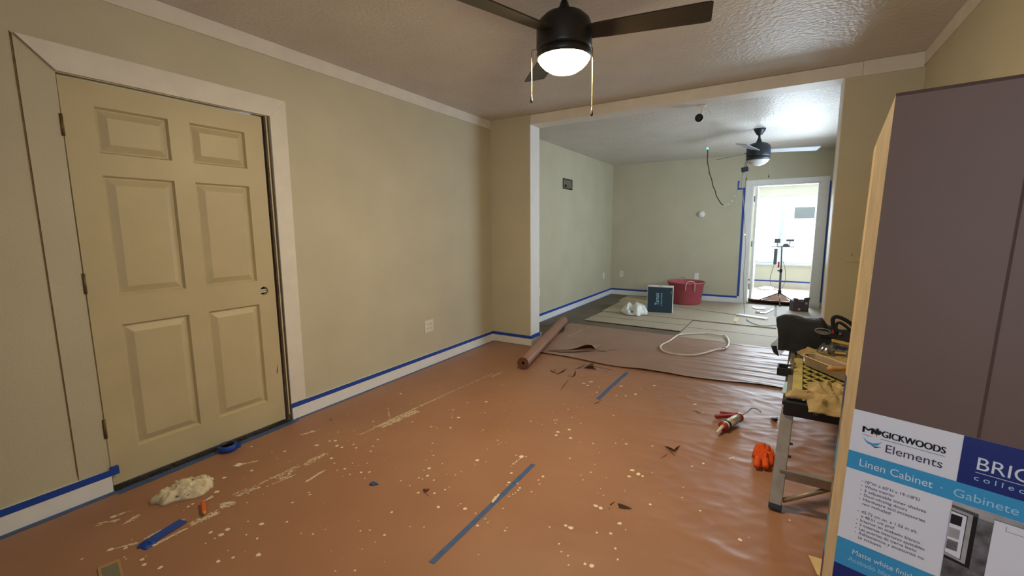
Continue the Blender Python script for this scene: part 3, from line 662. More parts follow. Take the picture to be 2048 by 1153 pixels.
# ------------------------------------------------------------------ roll of rosin paper
ra = FL(1046, 741, 0.0); rb = Vector((0.40, 5.42, 0)); RR = 0.056
dd = (rb - ra); dd.z = 0; dd.normalize()
A = Vector((ra.x, ra.y, RR + 0.012)) ; B = Vector((rb.x, rb.y, RR + 0.012))
rl = thing('paper_roll', 'roll of brown rosin paper lying by the stub wall', 'paper roll', (A.x, A.y, 0.006))
sd = dd.cross(Vector((0, 0, 1))); up3 = Vector((0, 0, 1))
def ringpts(c, r, n=36, sp=0.0): return [c + sd * (math.cos(2*math.pi*t/n) * (r + sp * t / n)) + up3 * (math.sin(2*math.pi*t/n) * (r + sp * t / n)) for t in range(n)]
mb = MB(); n = 36
ro = [ringpts(A, RR), ringpts(B, RR * 1.0)]
mb.add(ro[0] + ro[1], [(t, (t+1) % n, n + (t+1) % n, n + t) for t in range(n)])
mb.build('outer_wrap', 'rosin_roll', rl, True)
for e, P, s_ in (('near', A, 1), ('far', B, -1)):
    mb = MB()
    rr = [RR, RR * 0.82, RR * 0.80, RR * 0.62, RR * 0.60, RR * 0.42, RR * 0.40, RR * 0.24]; dz = [0, 0.0, 0.003, 0.002, 0.005, 0.004, 0.007, 0.006]
    allr = sum([ringpts(P + dd * (s_ * d_), r) for r, d_ in zip(rr, dz)], [])
    mb.add(allr, [(k*n+t, k*n+(t+1) % n, (k+1)*n+(t+1) % n, (k+1)*n+t) for k in range(len(rr)-1) for t in range(n)])
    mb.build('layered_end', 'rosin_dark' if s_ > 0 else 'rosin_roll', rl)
    MB().add(sum([ringpts(P + dd * (s_ * 0.006), RR * 0.24), ringpts(P + dd * (s_ * 0.09), RR * 0.24)], []), [(t, (t+1) % n, n+(t+1) % n, n+t) for t in range(n)] + [[n + t for t in range(n)]]).build('core', 'dark_hole', rl)
# loose outer flap of the roll and the sheet end at its far end
fl = []
for i in range(11):
    t = i / 10; c = A.lerp(B, t)
    for a_ in (100, 80, 60, 45):
        r_ = RR + 0.001 + (0.004 * (1 - (a_ - 45) / 55))
        fl.append(c + sd * (math.cos(math.radians(a_)) * r_) + up3 * (math.sin(math.radians(a_)) * r_))
MB().add(fl, [(i*4+j, i*4+j+1, i*4+j+5, i*4+j+4) for i in range(10) for j in range(3)]).build('loose_edge', 'rosin_roll', rl, True)

# ------------------------------------------------------------------ torn flaps in the paper
def floor_pt(px, py, up_=0.0):
    p = FL(px, py, 0.005); z = h_mid2(p.x, p.y) if (p.y > seam_y(p.x) and p.x > XLm) else h_near(p.x, p.y)
    p = FL(px, py, z); return Vector((p.x, p.y, z + up_))
def tear(parent, pts, w=0.006):
    q = [floor_pt(*p, 0.0012) for p in pts]; vs = []; fs = []
    for i, p in enumerate(q):
        d = (q[min(i+1, len(q)-1)] - q[max(i-1, 0)]); d.z = 0; d.normalize(); nn = Vector((-d.y, d.x, 0))
        ww = w * (0.25 if i in (0, len(q)-1) else random.Random(i * 7 + int(p.x * 99)).uniform(0.7, 1.2))
        vs += [p + nn * ww / 2, p - nn * ww / 2]
    for i in range(len(q) - 1): fs.append((2*i, 2*i+1, 2*i+3, 2*i+2))
    return MB().add(vs, fs).build('tear', 'torn_gap_shade', parent)  # gap in the paper, its shade painted as a dark sliver
def flap(parent, hinge, tip, lift, mt='rosin_roll', n=8, gap=True):
    # curled flap: hinge is a px pair on the floor, tip pixel on the floor, lifted in an arc; floor below painted dark for its shade
    a, b = floor_pt(*hinge[0]), floor_pt(*hinge[1]); t = floor_pt(*tip)
    if gap: MB().add([a + Vector((0, 0, 0.0015)), b + Vector((0, 0, 0.0015)), t + Vector((0, 0, 0.0015))], [(0, 1, 2)]).build('shaded_floor', 'torn_gap_shade', parent)
    vs = []; fs = []
    for i in range(n + 1):
        s_ = i / n; l = a.lerp(t, s_); r = b.lerp(t, s_); z = lift * math.sin(s_ * 2.2)
        pull = (a + b) / 2 - (l + r) / 2
        vs += [l + Vector((0, 0, z + 0.003)) + pull * 0.30 * s_, r + Vector((0, 0, z * 1.1 + 0.003)) + pull * 0.30 * s_]
    for i in range(n): fs.append((2*i, 2*i+1, 2*i+3, 2*i+2))
    return MB().add(vs, fs).build('torn_flap', mt, parent, True)
# large lifted edge by the roll
vs = []; fs = []; NP = 24
for i in range(NP + 1):
    t = i / NP; px = 1098 + t * 94; py = 702 - 2.5 * t
    lift = 0.052 * math.exp(-((t - 0.82) / 0.22) ** 2) * (1 if t < 0.93 else (1 - t) / 0.07 * 1)
    b0 = floor_pt(px, py)
    vs += [b0 + Vector((0, 0.22, 0.002)), b0 + Vector((0, 0.08, 0.004 + lift * 0.45)), b0 + Vector((0, -0.005, 0.006 + lift))]
for i in range(NP):
    for j in range(2): fs.append((i*3+j, i*3+j+1, i*3+j+4, i*3+j+3))
MB().add(vs, fs).build('lifted_edge', 'rosin_sheen_grey', paper2, True)
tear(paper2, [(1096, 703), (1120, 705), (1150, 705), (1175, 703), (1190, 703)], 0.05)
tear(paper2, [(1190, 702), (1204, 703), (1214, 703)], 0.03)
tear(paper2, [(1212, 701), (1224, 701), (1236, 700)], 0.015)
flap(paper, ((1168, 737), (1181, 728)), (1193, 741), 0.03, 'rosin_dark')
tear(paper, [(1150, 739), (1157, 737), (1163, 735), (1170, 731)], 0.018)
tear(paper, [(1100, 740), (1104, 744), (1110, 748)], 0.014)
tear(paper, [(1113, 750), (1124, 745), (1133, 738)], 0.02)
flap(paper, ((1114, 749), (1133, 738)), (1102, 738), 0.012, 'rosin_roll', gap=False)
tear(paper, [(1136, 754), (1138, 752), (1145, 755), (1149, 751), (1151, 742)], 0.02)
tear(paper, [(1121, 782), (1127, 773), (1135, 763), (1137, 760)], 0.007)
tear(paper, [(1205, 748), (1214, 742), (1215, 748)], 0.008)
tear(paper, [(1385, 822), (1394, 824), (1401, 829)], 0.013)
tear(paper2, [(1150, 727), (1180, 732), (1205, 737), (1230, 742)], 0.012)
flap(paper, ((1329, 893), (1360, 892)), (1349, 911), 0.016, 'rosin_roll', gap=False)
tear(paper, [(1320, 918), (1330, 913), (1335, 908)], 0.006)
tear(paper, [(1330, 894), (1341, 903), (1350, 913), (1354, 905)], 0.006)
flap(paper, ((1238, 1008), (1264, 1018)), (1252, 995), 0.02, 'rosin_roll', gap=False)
MB().add([floor_pt(1235, 1008, 0.002), floor_pt(1238, 1017, 0.002), floor_pt(1248, 1019, 0.002), floor_pt(1264, 1020, 0.002), floor_pt(1250, 1012, 0.002)], [(0, 1, 2, 3, 4)]).build('shaded_floor', 'torn_gap_shade', paper)  # patch of floor by the flap, darkened to paint its shade
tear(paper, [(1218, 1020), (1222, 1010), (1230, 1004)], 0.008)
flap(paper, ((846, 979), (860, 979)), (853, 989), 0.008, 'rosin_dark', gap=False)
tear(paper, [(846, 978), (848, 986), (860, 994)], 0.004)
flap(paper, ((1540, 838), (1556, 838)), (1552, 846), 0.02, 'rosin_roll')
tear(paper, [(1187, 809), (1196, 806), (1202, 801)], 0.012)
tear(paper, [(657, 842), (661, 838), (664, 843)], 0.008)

# ------------------------------------------------------------------ blue tape strips on the paper
def strip(label, pts, w, mt='tape_blue_floor', lift=0.0015):
    q = spline([FL(px, py, 0.004) for px, py in pts], 10); vs = []; fs = []
    for i, p in enumerate(q):
        d = q[min(i+1, len(q)-1)] - q[max(i-1, 0)]; d.z = 0; d.normalize(); nn = Vector((-d.y, d.x, 0))
        for s_ in (-1, 1):
            e = p + nn * (s_ * w / 2); vs.append((e.x, e.y, h_near(e.x, e.y) + lift))
    for i in range(len(q) - 1): fs.append((2*i, 2*i+1, 2*i+3, 2*i+2))
    return tag(MB().add(vs, fs).build('masking_tape', mt), label, 'tape')
strip('long straight blue tape strip with a paint blob on it on the brown paper', [(863, 1127), (960, 1034), (1067, 930)], 0.026)
strip('short straight blue tape strip near the paper roll on the brown paper', [(1196, 799), (1225, 772), (1254, 746)], 0.032)
st = strip('crumpled blue tape strip beside the cream rag and pencil', [(284, 1096), (300, 1085), (330, 1066), (367, 1043)], 0.055, 'tape_blue', 0.004)
def heap(name, label, cat, mt, c, ax, ay, H, seed, fold=5.0, rings=14, segs=48, irr=0.22, parent=None, smooth=True, z0=0.004, sharp=1.0, fine=0.10):
    c = Vector(c); ax = Vector(ax); ay = Vector(ay); vs = []; fs = []
    for i in range(rings + 1):
        r = i / rings
        for j in range(segs):
            t = 2 * math.pi * j / segs
            rr = r * (1 + irr * noise.noise(Vector((math.cos(t) * 1.7, math.sin(t) * 1.7, seed))) + 0.35 * irr * noise.noise(Vector((math.cos(t) * 5, math.sin(t) * 5, seed + 3))))
            u, v = rr * math.cos(t), rr * math.sin(t)
            nz = noise.noise(Vector((u * fold * 0.5, v * fold, seed + 1.5))); n2 = noise.noise(Vector((u * fold * 1.6 + 3, v * fold * 1.1, seed + 7)))
            dome = max(0, 1 - r ** 2.6) ** 0.55
            n3 = noise.noise(Vector((u * fold * 1.7 + 1, v * fold * 2.3, seed + 11)))
            h = H * dome * (0.50 + 0.50 * (1 - abs(nz) * 2.6 * sharp) - 0.30 * abs(n2) + fine * 2 * (0.5 - abs(n3)) )
            h = max(0.0015 if r < 1 else 0, h)
            w = 1 + 0.10 * n2 * (r < 1)
            p = c + ax * (u * w) + ay * (v * w); vs.append((p.x, p.y, z0 + c.z + h))
    k0 = len(vs); ct = Vector((0, 0, 0))
    for i in range(rings):
        for j in range(segs): fs.append((i*segs+j, i*segs+(j+1) % segs, (i+1)*segs+(j+1) % segs, (i+1)*segs+j))
    fs.append([rings*segs + j for j in range(segs)][::-1])
    o = MB().add(vs, fs).build(name, mt, parent, smooth)
    if label: tag(o, label, cat)
    return o
heap('tape_crumple', None, None, 'tape_blue', FL(293, 1092) - Vector((0, 0, 0)), (0.034, 0.016, 0), (-0.016, 0.022, 0), 0.014, 3.3, 3, 12, 30, 0.6, parent=st)
# roll of tape beside the door
tr = thing('tape_roll', 'roll of blue painter tape standing flat against the door', 'tape roll', (0.085, 1.262, 0.005))
c = (0.078, 1.245, 0.006)
MB().lathe([(0.043, 0.0), (0.047, 0.001), (0.047, 0.037), (0.043, 0.038), (0.039, 0.037), (0.039, 0.001), (0.043, 0.0)], c, 40).build('tape_winding', 'tape_blue', tr, True)
MB().lathe([(0.039, 0.0), (0.039, 0.0375), (0.0365, 0.0375), (0.0365, 0.0), (0.039, 0.0)], c, 40).build('core', 'black_plastic', tr, True)
MB().add([(0.112, 1.277, 0.01), (0.112, 1.277, 0.043), (0.120, 1.300, 0.042), (0.120, 1.300, 0.010)], [(0, 1, 2, 3)]).build('loose_end', 'tape_blue', tr)

# ------------------------------------------------------------------ rag, pencil, scraps on the near floor
ragc = (FL(330, 985) + FL(425, 965)) / 2
L_, R_ = FL(308, 995), FL(440, 962)
rag = heap('paint_rag', 'crumpled cream rag with grey smudges by the door', 'rag', 'rag_cream', (0.355, 0.905, 0), ((R_ - L_) * 0.47), Vector((0.075, -0.055, 0)) * 0.9, 0.070, 1.2, 3.4, 30, 96, 0.35, fine=0.08)
for k, (px, py) in enumerate(((388, 960), (353, 986), (372, 983))):
    p = FL(px, py, 0.045); heap('paint_smudge', None, None, 'print_grey', (p.x, p.y, 0.034 - 0.012 * (k > 0)), (0.014, 0.006, 0), (-0.003, 0.009, 0), 0.010, 2 + k, 3, 4, 14, 0.4, parent=rag)
pc = thing('pencil_stub', 'short orange carpenter pencil lying beside the rag', 'pencil', FL(407, 1020, 0.005))
pa, pb = FL(405, 1006, 0.016), FL(408, 1026, 0.016)
MB().tube([pa, pb], 0.0095, 6).build('shaft', 'orange_wood', pc)
MB().tube([pb, pb + (pb - pa).normalized() * 0.014], [0.0095, 0.003], 6).build('tip', 'wood_handle', pc)
heap('tape_scrap', 'tiny crumpled blue tape scrap alone on the brown paper', 'scrap', 'tape_blue_floor', FL(747, 971), (0.022, 0.010, 0), (-0.005, 0.012, 0), 0.014, 5.2, 4, 8, 22, 0.5, z0=0.005)
gc = thing('grey_card', 'grey card with a brown border lying near the crumpled tape strip', 'card', FL(222, 1150, 0.004))
q = [FL(195, 1137, 0.006), FL(240, 1119, 0.006), FL(250, 1160, 0.006), FL(205, 1185, 0.006)]
MB().prism(q, (0, 0, 0.003)).build('border', 'cardboard', gc)
cc = sum(q, Vector()) / 4
MB().prism([cc + (p - cc) * 0.74 + Vector((0, 0, 0.003)) for p in q], (0, 0, 0.001)).build('panel', 'grey_card', gc)
tag(MB().prism([FL(1617, 1112, 0.012), FL(1645, 1120, 0.012), FL(1644, 1158, 0.012), FL(1634, 1150, 0.012)], (0, 0, 0.002)).build('torn_card', 'tan_card'), 'pale torn card scrap beside the cabinet carton', 'scrap')
heap('pipe_cover', 'crumpled orange glove lying beside the platform leg', 'glove', 'orange_cloth', FL(1526, 922), (0.060, 0.012, 0), (-0.010, 0.085, 0), 0.090, 8.3, 2.6, 24, 72, 0.40, z0=0.009, fine=0.05)
og = bpy.data.objects['pipe_cover']; og.name = 'orange_glove'
for k, (a_, b_) in enumerate((((1517, 918), (1513, 934)), ((1530, 920), (1531, 936)))):
    p, q_ = FL(*a_, 0.036), FL(*b_, 0.030); MB().tube(spline([p, (p + q_) / 2 + Vector((0, 0, 0.012)), q_], 4), [0.019, 0.019, 0.018, 0.018, 0.018, 0.017, 0.017, 0.016, 0.014], 10).build('finger', 'orange_cloth', og, True)

# ------------------------------------------------------------------ caulking gun
na, bk = FL(1445, 858, 0.036), FL(1477, 834, 0.036)
na = Vector((2.600, 3.075, 0.036)); bk = Vector((2.70, 3.345, 0.036))
na = onplane(1447, 853, 2, 0.047); bk = onplane(1476, 836, 2, 0.047)
dg = (bk - na).normalized(); sg = Vector((-dg.y, dg.x, 0)); u3 = Vector((0, 0, 1))
cg = thing('caulking_gun', 'red caulking gun holding a white tube on the brown paper', 'caulking gun', (na.x, na.y, 0.006))
TL = (bk - na).length; tr_ = 0.027
MB().tube([na, bk], tr_, 20).build('caulk_tube', 'caulk_white', cg, True)
MB().tube([na - dg * 0.006, na + dg * 0.006], tr_ + 0.004, 20).build('front_cap', 'caulk_red', cg, True)
MB().tube([na + dg * 0.028, na + dg * 0.055], tr_ + 0.0008, 20).build('tube_band', 'caulk_green', cg, True)
MB().tube([na - dg * 0.004, na - dg * 0.035 - u3 * 0.004, na - dg * 0.085 - u3 * 0.018], [0.013, 0.011, 0.006], 12).build('nozzle', 'caulk_white', cg, True)
MB().tube([bk - dg * 0.01, bk + dg * 0.014], tr_ + 0.005, 20).build('back_cap', 'caulk_red', cg, True)
MB().beam(na + sg * 0.006 - u3 * 0.031, bk + sg * 0.006 - u3 * 0.031, 0.03, 0.004).build('cradle', 'caulk_red', cg)
e0 = bk + dg * 0.01
MB().tube(spline([e0, e0 + dg * 0.14 + u3 * 0.004, e0 + dg * 0.19 + u3 * 0.012 - sg * 0.002, e0 + dg * 0.22 - sg * 0.022 + u3 * 0.008, e0 + dg * 0.225 - sg * 0.055 - u3 * 0.01], 6), 0.0042, 8).build('plunger_rod', 'chrome', cg, True)
g0 = onplane(1478, 831, 2, 0.036); g1 = onplane(1430, 834, 2, 0.020)
MB().beam(g0, g1, 0.03, 0.022).build('grip', 'caulk_red', cg, bevel=0.004)
MB().beam(onplane(1474, 829, 2, 0.036), onplane(1440, 825, 2, 0.022), 0.018, 0.014).build('trigger', 'caulk_red', cg, bevel=0.003)
# lettering lies on the tube side that faces up and outward
ln = (-sg * 0.62 + u3 * 0.78).normalized()
if (CAM - na).dot(-sg) < 0: ln = (sg * 0.62 + u3 * 0.78).normalized()
ty = (ln.cross(dg)).normalized()
if ty.z < 0: ty = -ty
text_mesh('tube_lettering', 'X4UNO', 0.026, 'caulk_green', cg, na + dg * 0.062 + ln * (tr_ + 0.0018) - ty * 0.009, dg, ty, width=TL - 0.085)

# ------------------------------------------------------------------ white hose loop
lp = [(1321, 697), (1330, 704), (1352, 709), (1386, 711), (1412, 706), (1432, 700), (1448, 698), (1456, 692), (1457, 682), (1450, 672), (1436, 671)]
lp2 = [(1321, 697), (1324, 690), (1338, 683), (1348, 676), (1358, 670), (1380, 668), (1410, 667)]
def hz(px, py):
    p = FL(px, py, 0.02); z = (h_mid2(p.x, p.y) if p.y < 5.45 else 0.014) + 0.0125
    p = FL(px, py, z); return p
hs = thing('white_hose', 'white flexible hose curled in a loop across the paper and cardboard', 'hose', (2.0, 4.9, 0.01))
lq = [hz(*p) for p in reversed(lp2)] + [hz(*p) for p in lp[1:]]
MB().tube(spline(lq + [hz(1424, 668.5), lq[0]], 6), 0.0095, 8).build('hose', 'hose_white', hs, True)
MB().tube([hz(1444, 698), hz(1450, 697)], 0.014, 8).build('coupling', 'rosin_dark', hs, True)

# ------------------------------------------------------------------ plastic bag, teal box, tub
pb_ = heap('plastic_bag', 'crumpled white plastic shopping bag with green print beside the teal box', 'plastic bag', 'plastic_white', (1.045, 6.60, 0.018), (0.175, 0.05, 0), (-0.045, 0.14, 0), 0.175, 6.7, 3.2, 26, 90, 0.40, z0=0.006, fine=0.12)
for k, (px, py, s_) in enumerate(((1264, 622, 0.03), (1270, 627, 0.026), (1274, 617, 0.012), (1266, 619, 0.012))):
    p = PY(px, py, 6.50); heap('bag_print', None, None, 'green_print', (p.x, 6.49 + 0.02 * k, p.z - 0.02), (s_, 0, 0), (0, 0.03, 0), 0.02, 3 + k, 3, 4, 14, 0.5, parent=pb_)
bl = FL(1293.5, 624, 0.0225); br = FL(1345, 627, 0.0225)
ub = (br - bl); BWd = ub.length; ub.normalize(); nb = Vector((-ub.y, ub.x, 0)); u3 = Vector((0, 0, 1)); BHt = 0.405; BDp = 0.17
tb = thing('teal_box', 'dark teal cardboard box with white lettering in front of the red tub', 'box', (bl + br) / 2)
MB().prism([bl, br, br + nb * BDp, bl + nb * BDp], u3 * BHt).build('body', 'plastic_white', tb, bevel=0.002)
o = bl - nb * 0.0012 + ub * 0.006
MB().prism([o, o + ub * (BWd - 0.016), o + ub * (BWd - 0.016) + u3 * (BHt - 0.012), o + u3 * (BHt - 0.008)], nb * 0.001).build('front_print', 'teal_box', tb)
text_mesh('box_lettering', 'Tarnot', 0.085, 'print_pale', tb, bl + ub * (BWd * 0.46) - nb * 0.002 + u3 * 0.115, u3, -ub, width=0.19)
text_mesh('box_lettering', "L. Nature Friends", 0.03, 'print_pale', tb, bl + ub * (BWd * 0.58) - nb * 0.002 + u3 * 0.105, u3, -ub, width=0.20)
text_mesh('box_lettering', "4 oz", 0.022, 'print_pale', tb, bl + ub * (BWd * 0.94) - nb * 0.002 + u3 * 0.30, u3, -ub, width=0.035)
MB().obox(bl + ub * BWd * 0.5 + nb * 0.05 + u3 * (BHt + 0.002), ub * 0.03, nb * 0.01, u3 * 0.002).build('top_slot', 'black_plastic', tb)
tcx, tcy = 1.52, 8.06
tu = thing('rope_handle_tub', 'round red plastic tub with rope handles against the far wall', 'tub', (tcx, tcy, 0.01))
MB().lathe([(0.0, 0.012), (0.235, 0.012), (0.25, 0.025), (0.292, 0.365), (0.312, 0.372), (0.314, 0.392), (0.296, 0.396), (0.283, 0.385), (0.242, 0.03), (0.0, 0.025)], (tcx, tcy, 0), 48).build('shell', 'tub_red', tu, True)
def handle(ang):
    a = math.radians(ang); d = Vector((math.cos(a), math.sin(a), 0)); s_ = Vector((-d.y, d.x, 0)); c = Vector((tcx, tcy, 0))
    pts = [c + d * 0.300 - s_ * 0.07 + u3 * 0.27, c + d * 0.325 - s_ * 0.072 + u3 * 0.36, c + d * 0.335 - s_ * 0.05 + u3 * 0.415, c + d * 0.337 + u3 * 0.428, c + d * 0.335 + s_ * 0.05 + u3 * 0.415, c + d * 0.325 + s_ * 0.072 + u3 * 0.36, c + d * 0.300 + s_ * 0.07 + u3 * 0.25]
    MB().tube(spline(pts, 5), 0.0085, 8).build('rope_handle', 'rope', tu, True)
handle(-68); handle(112)

# ------------------------------------------------------------------ doorway things: tripod light stand, dark carton, curled paper, cloth
ty0 = 8.74; tx = 2.925
tp = thing('tripod_stand', 'grey tripod light stand with lamp heads in the bright doorway', 'tripod', (tx, ty0, 0.0))
MB().tube([(tx, ty0, 0.14), (tx - 0.005, ty0, 0.60)], 0.017, 12).build('lower_pole', 'tripod_blue', tp, True)
MB().tube([(tx - 0.005, ty0, 0.58), (tx - 0.015, ty0, 0.995)], 0.011, 12).build('upper_pole', 'tripod_blue', tp, True)
MB().lathe([(0.022, 0.55), (0.022, 0.61)], (tx - 0.005, ty0, 0), 14).build('clamp_collar', 'black_plastic', tp, True)
MB().beam((tx - 0.055, ty0 - 0.01, 0.58), (tx - 0.01, ty0, 0.575), 0.012, 0.02).build('clamp_knob', 'black_plastic', tp)
for q in ((2.60, 8.86), (2.94, 8.44), (3.20, 8.72)):
    MB().tube([(tx, ty0, 0.20), (q[0], q[1], 0.022)], 0.009, 8).build('leg', 'tripod_blue', tp, True)
    MB().lathe([(0.012, 0.014), (0.014, 0.02), (0.012, 0.04)], (q[0], q[1], 0), 10).build('rubber_foot', 'black_plastic', tp, True)
MB().lathe([(0.026, 0.17), (0.026, 0.23), (0.018, 0.25)], (tx, ty0, 0), 12).build('leg_hub', 'black_plastic', tp, True)
MB().beam((tx - 0.17, ty0, 0.985), (tx + 0.16, ty0 - 0.01, 0.985), 0.012, 0.012).build('cross_bar', 'cord_dark', tp)
for (x, w, h, z, nm) in ((2.838, 0.042, 0.036, 1.085, 'lamp_head'), (3.02, 0.058, 0.016, 1.095, 'lamp_head')):
    hd_ = MB().box((x - w, ty0 - 0.03, z - h), (x + w, ty0 + 0.03, z + h)).build(nm, 'cord_grey', tp, bevel=0.006)
    MB().beam((x, ty0, 0.985), (x, ty0, z - h), 0.012, 0.012, up=(0, 1, 0)).build('bracket', 'cord_grey', hd_)
MB().lathe([(0.0, 0.05), (0.03, 0.046), (0.045, 0.025), (0.048, 0.0), (0.0, 0.0)], (2.965, ty0, 0.99), 16).build('lamp_dome', 'cord_grey', tp, True)
MB().box((2.80, ty0 - 0.02, 0.68), (2.85, ty0 + 0.02, 0.95)).build('hanging_pouch', 'cord_grey', tp, bevel=0.01)
MB().box((2.868, ty0 - 0.03, 0.63), (2.893, ty0, 0.73)).build('red_tag', 'red_plastic', tp, bevel=0.004)
MB().tube(spline([(2.82, ty0 - 0.01, 0.70), (2.775, ty0 - 0.02, 0.48), (2.78, ty0 - 0.02, 0.36), (2.85, ty0 - 0.02, 0.25), (2.93, ty0 - 0.02, 0.26), (2.99, ty0 - 0.02, 0.40), (2.98, ty0 - 0.02, 0.60), (2.94, ty0 - 0.015, 0.74)], 6), 0.004, 6).build('cable', 'cord_grey', tp, True)
# dark open carton
bx = thing('open_carton', 'small dark printed carton with open flaps in the doorway', 'carton', (3.23, 8.10, 0.01))
q0 = Vector((3.12, 8.03, 0.011)); q1 = Vector((3.32, 8.10, 0.011)); ub2 = (q1 - q0).normalized(); nb2 = Vector((-ub2.y, ub2.x, 0)); L2 = (q1 - q0).length
for a_, b_ in ((q0, q1), (q1, q1 + nb2 * 0.16), (q1 + nb2 * 0.16, q0 + nb2 * 0.16), (q0 + nb2 * 0.16, q0)):
    MB().prism([a_, b_, b_ + u3 * 0.165, a_ + u3 * 0.165], ((b_ - a_).normalized().cross(u3)) * -0.004).build('side_panel', 'box_print', bx)
MB().prism([q0, q1, q1 + nb2 * 0.16, q0 + nb2 * 0.16], u3 * 0.004).build('base_panel', 'box_print', bx)
MB().prism([q0 + u3 * 0.165, q0 + ub2 * 0.07 + u3 * 0.165, q0 + ub2 * 0.055 + u3 * 0.205, q0 - ub2 * 0.012 + u3 * 0.21], nb2 * 0.003).build('flap', 'box_print', bx)
MB().prism([q1 - ub2 * 0.08 + u3 * 0.165, q1 + u3 * 0.165, q1 + ub2 * 0.01 + u3 * 0.225, q1 - ub2 * 0.07 + u3 * 0.215], nb2 * 0.003).build('flap', 'box_print', bx)
MB().prism([q0 + ub2 * 0.065 - nb2 * 0.001 + u3 * 0.02, q0 + ub2 * 0.095 - nb2 * 0.001 + u3 * 0.02, q0 + ub2 * 0.095 - nb2 * 0.001 + u3 * 0.05, q0 + ub2 * 0.065 - nb2 * 0.001 + u3 * 0.05], nb2 * 0.0008).build('print_patch', 'print_stone', bx)
MB().lathe([(0.0, 0.002), (0.018, 0.0015), (0.018, 0)], q0 + ub2 * 0.175 + u3 * 0.13, 14, axis=-nb2).build('print_disc', 'print_stone', bx)
# curled edge of the porch paper, and its brown fold behind the tripod
vs = []; fs = []
prof = [(0.0, 0.004), (-0.10, 0.006), (-0.17, 0.012), (-0.22, 0.022), (-0.252, 0.040), (-0.264, 0.062)]
NS = 26
for i in range(NS + 1):
    t = i / NS; x = 2.46 + t * 0.87; k = 1.0 + 0.35 * math.exp(-t * 7)
    for (yy, zz) in prof: vs.append((x, YB + 0.33 + yy * (0.85 + 0.2 * math.sin(t * 3)), zz * (0.8 + 0.5 * k - 0.25) + 0.002))
P_ = len(prof)
for i in range(NS):
    for j in range(P_ - 1): fs.append((i*P_+j, i*P_+j+1, (i+1)*P_+j+1, (i+1)*P_+j))
tag(MB().add(vs, fs).build('curled_paper', 'rosin_dark', None, True), 'curled up brown paper edge lying across the doorway sill', 'floor paper')
tag(MB().add([(2.66, 9.0, 0.014), (3.10, 9.02, 0.014), (2.98, 9.16, 0.115), (2.86, 9.16, 0.12), (2.98, 9.5, 0.02), (2.80, 9.5, 0.02)], [(0, 1, 2, 3), (3, 2, 4, 5)]).build('paper_fold', 'rosin', None, False), 'tented brown paper fold behind the tripod legs', 'floor paper')
heap('white_cloth', 'small crumpled white cloth on the porch floor', 'cloth', 'plastic_white', (2.70, 10.65, 0.0), (0.16, 0.02, 0), (-0.02, 0.14, 0), 0.07, 2.9, 4, 10, 36, 0.3, z0=0.008)

# ------------------------------------------------------------------ work platform (aluminium) with tools
PZ = 0.50
wp = thing('work_platform', 'folding aluminium work platform with black ends loaded with rags and tools', 'work platform', (3.13, 3.0, 0.008))
PA = Vector((2.945, 2.405, 0)); PB = Vector((2.995, 3.66, 0)); pd = (PB - PA).normalized(); ps = Vector((pd.y, -pd.x, 0)); PW = 0.33; PLn = (PB - PA).length
def P(u, s_, z): return PA + pd * u + ps * s_ + u3 * z
# side rails and deck
for s_ in (0.012, PW - 0.012):
    MB().beam(P(0.03, s_, PZ - 0.035), P(PLn - 0.03, s_, PZ - 0.035), 0.024, 0.06).build('side_rail', 'aluminium', wp, bevel=0.002)
for k in range(6):
    s0 = 0.03 + k * (PW - 0.06) / 6
    MB().beam(P(0.05, s0 + 0.022, PZ - 0.02), P(PLn - 0.05, s0 + 0.022, PZ - 0.02), 0.038, 0.016).build('deck_slat', 'aluminium', wp)
for u in (0.022, PLn - 0.022):
    MB().obox(P(u, PW / 2, PZ - 0.036), pd * 0.026, ps * (PW / 2 + 0.006), u3 * 0.038).build('end_cap', 'black_plastic', wp, bevel=0.008)
text_mesh('end_cap_mark', '10', 0.020, 'print_grey', wp, P(-0.0058, 0.115, PZ - 0.045), ps, u3)
for (u, du) in ((0.03, -0.165), (PLn - 0.03, 0.10)):
    for s_, ds in ((0.012, -0.018), (PW - 0.012, 0.018)):
        lg = MB().beam(P(u, s_, PZ - 0.06), P(u + du, s_ + ds, 0.035), 0.052, 0.028, up=pd).build('leg', 'aluminium', wp, bevel=0.003)
        MB().beam(P(u + du * 0.97, s_ + ds * 0.97, 0.040), P(u + du * 1.03, s_ + ds * 1.03, 0.012), 0.054, 0.032, up=pd).build('rubber_foot', 'black_plastic', lg, bevel=0.003)
        for hz_ in (0.30, 0.245):
            f_ = (PZ - 0.06 - hz_) / (PZ - 0.095)
            MB().lathe([(0.006, 0), (0.006, 0.012), (0, 0.013)], P(u + du * f_, s_ + ds * f_ + 0.026, hz_), 8, axis=ps).build('rivet', 'black_plastic', lg)
    f1 = (PZ - 0.06 - 0.17) / (PZ - 0.095)
    MB().beam(P(u + du * f1, 0.012 - 0.018 * f1, 0.17), P(u + du * f1, PW - 0.012 + 0.018 * f1, 0.17), 0.028, 0.045).build('rung', 'aluminium', wp, bevel=0.003)
    f0 = (PZ - 0.06 - 0.06) / (PZ - 0.095)
    MB().tube([P(u + du * f0, 0.02, 0.055), P(u + du * f1 * 0.95, 0.20, 0.15)], 0.011, 8).build('brace', 'aluminium', wp, True)
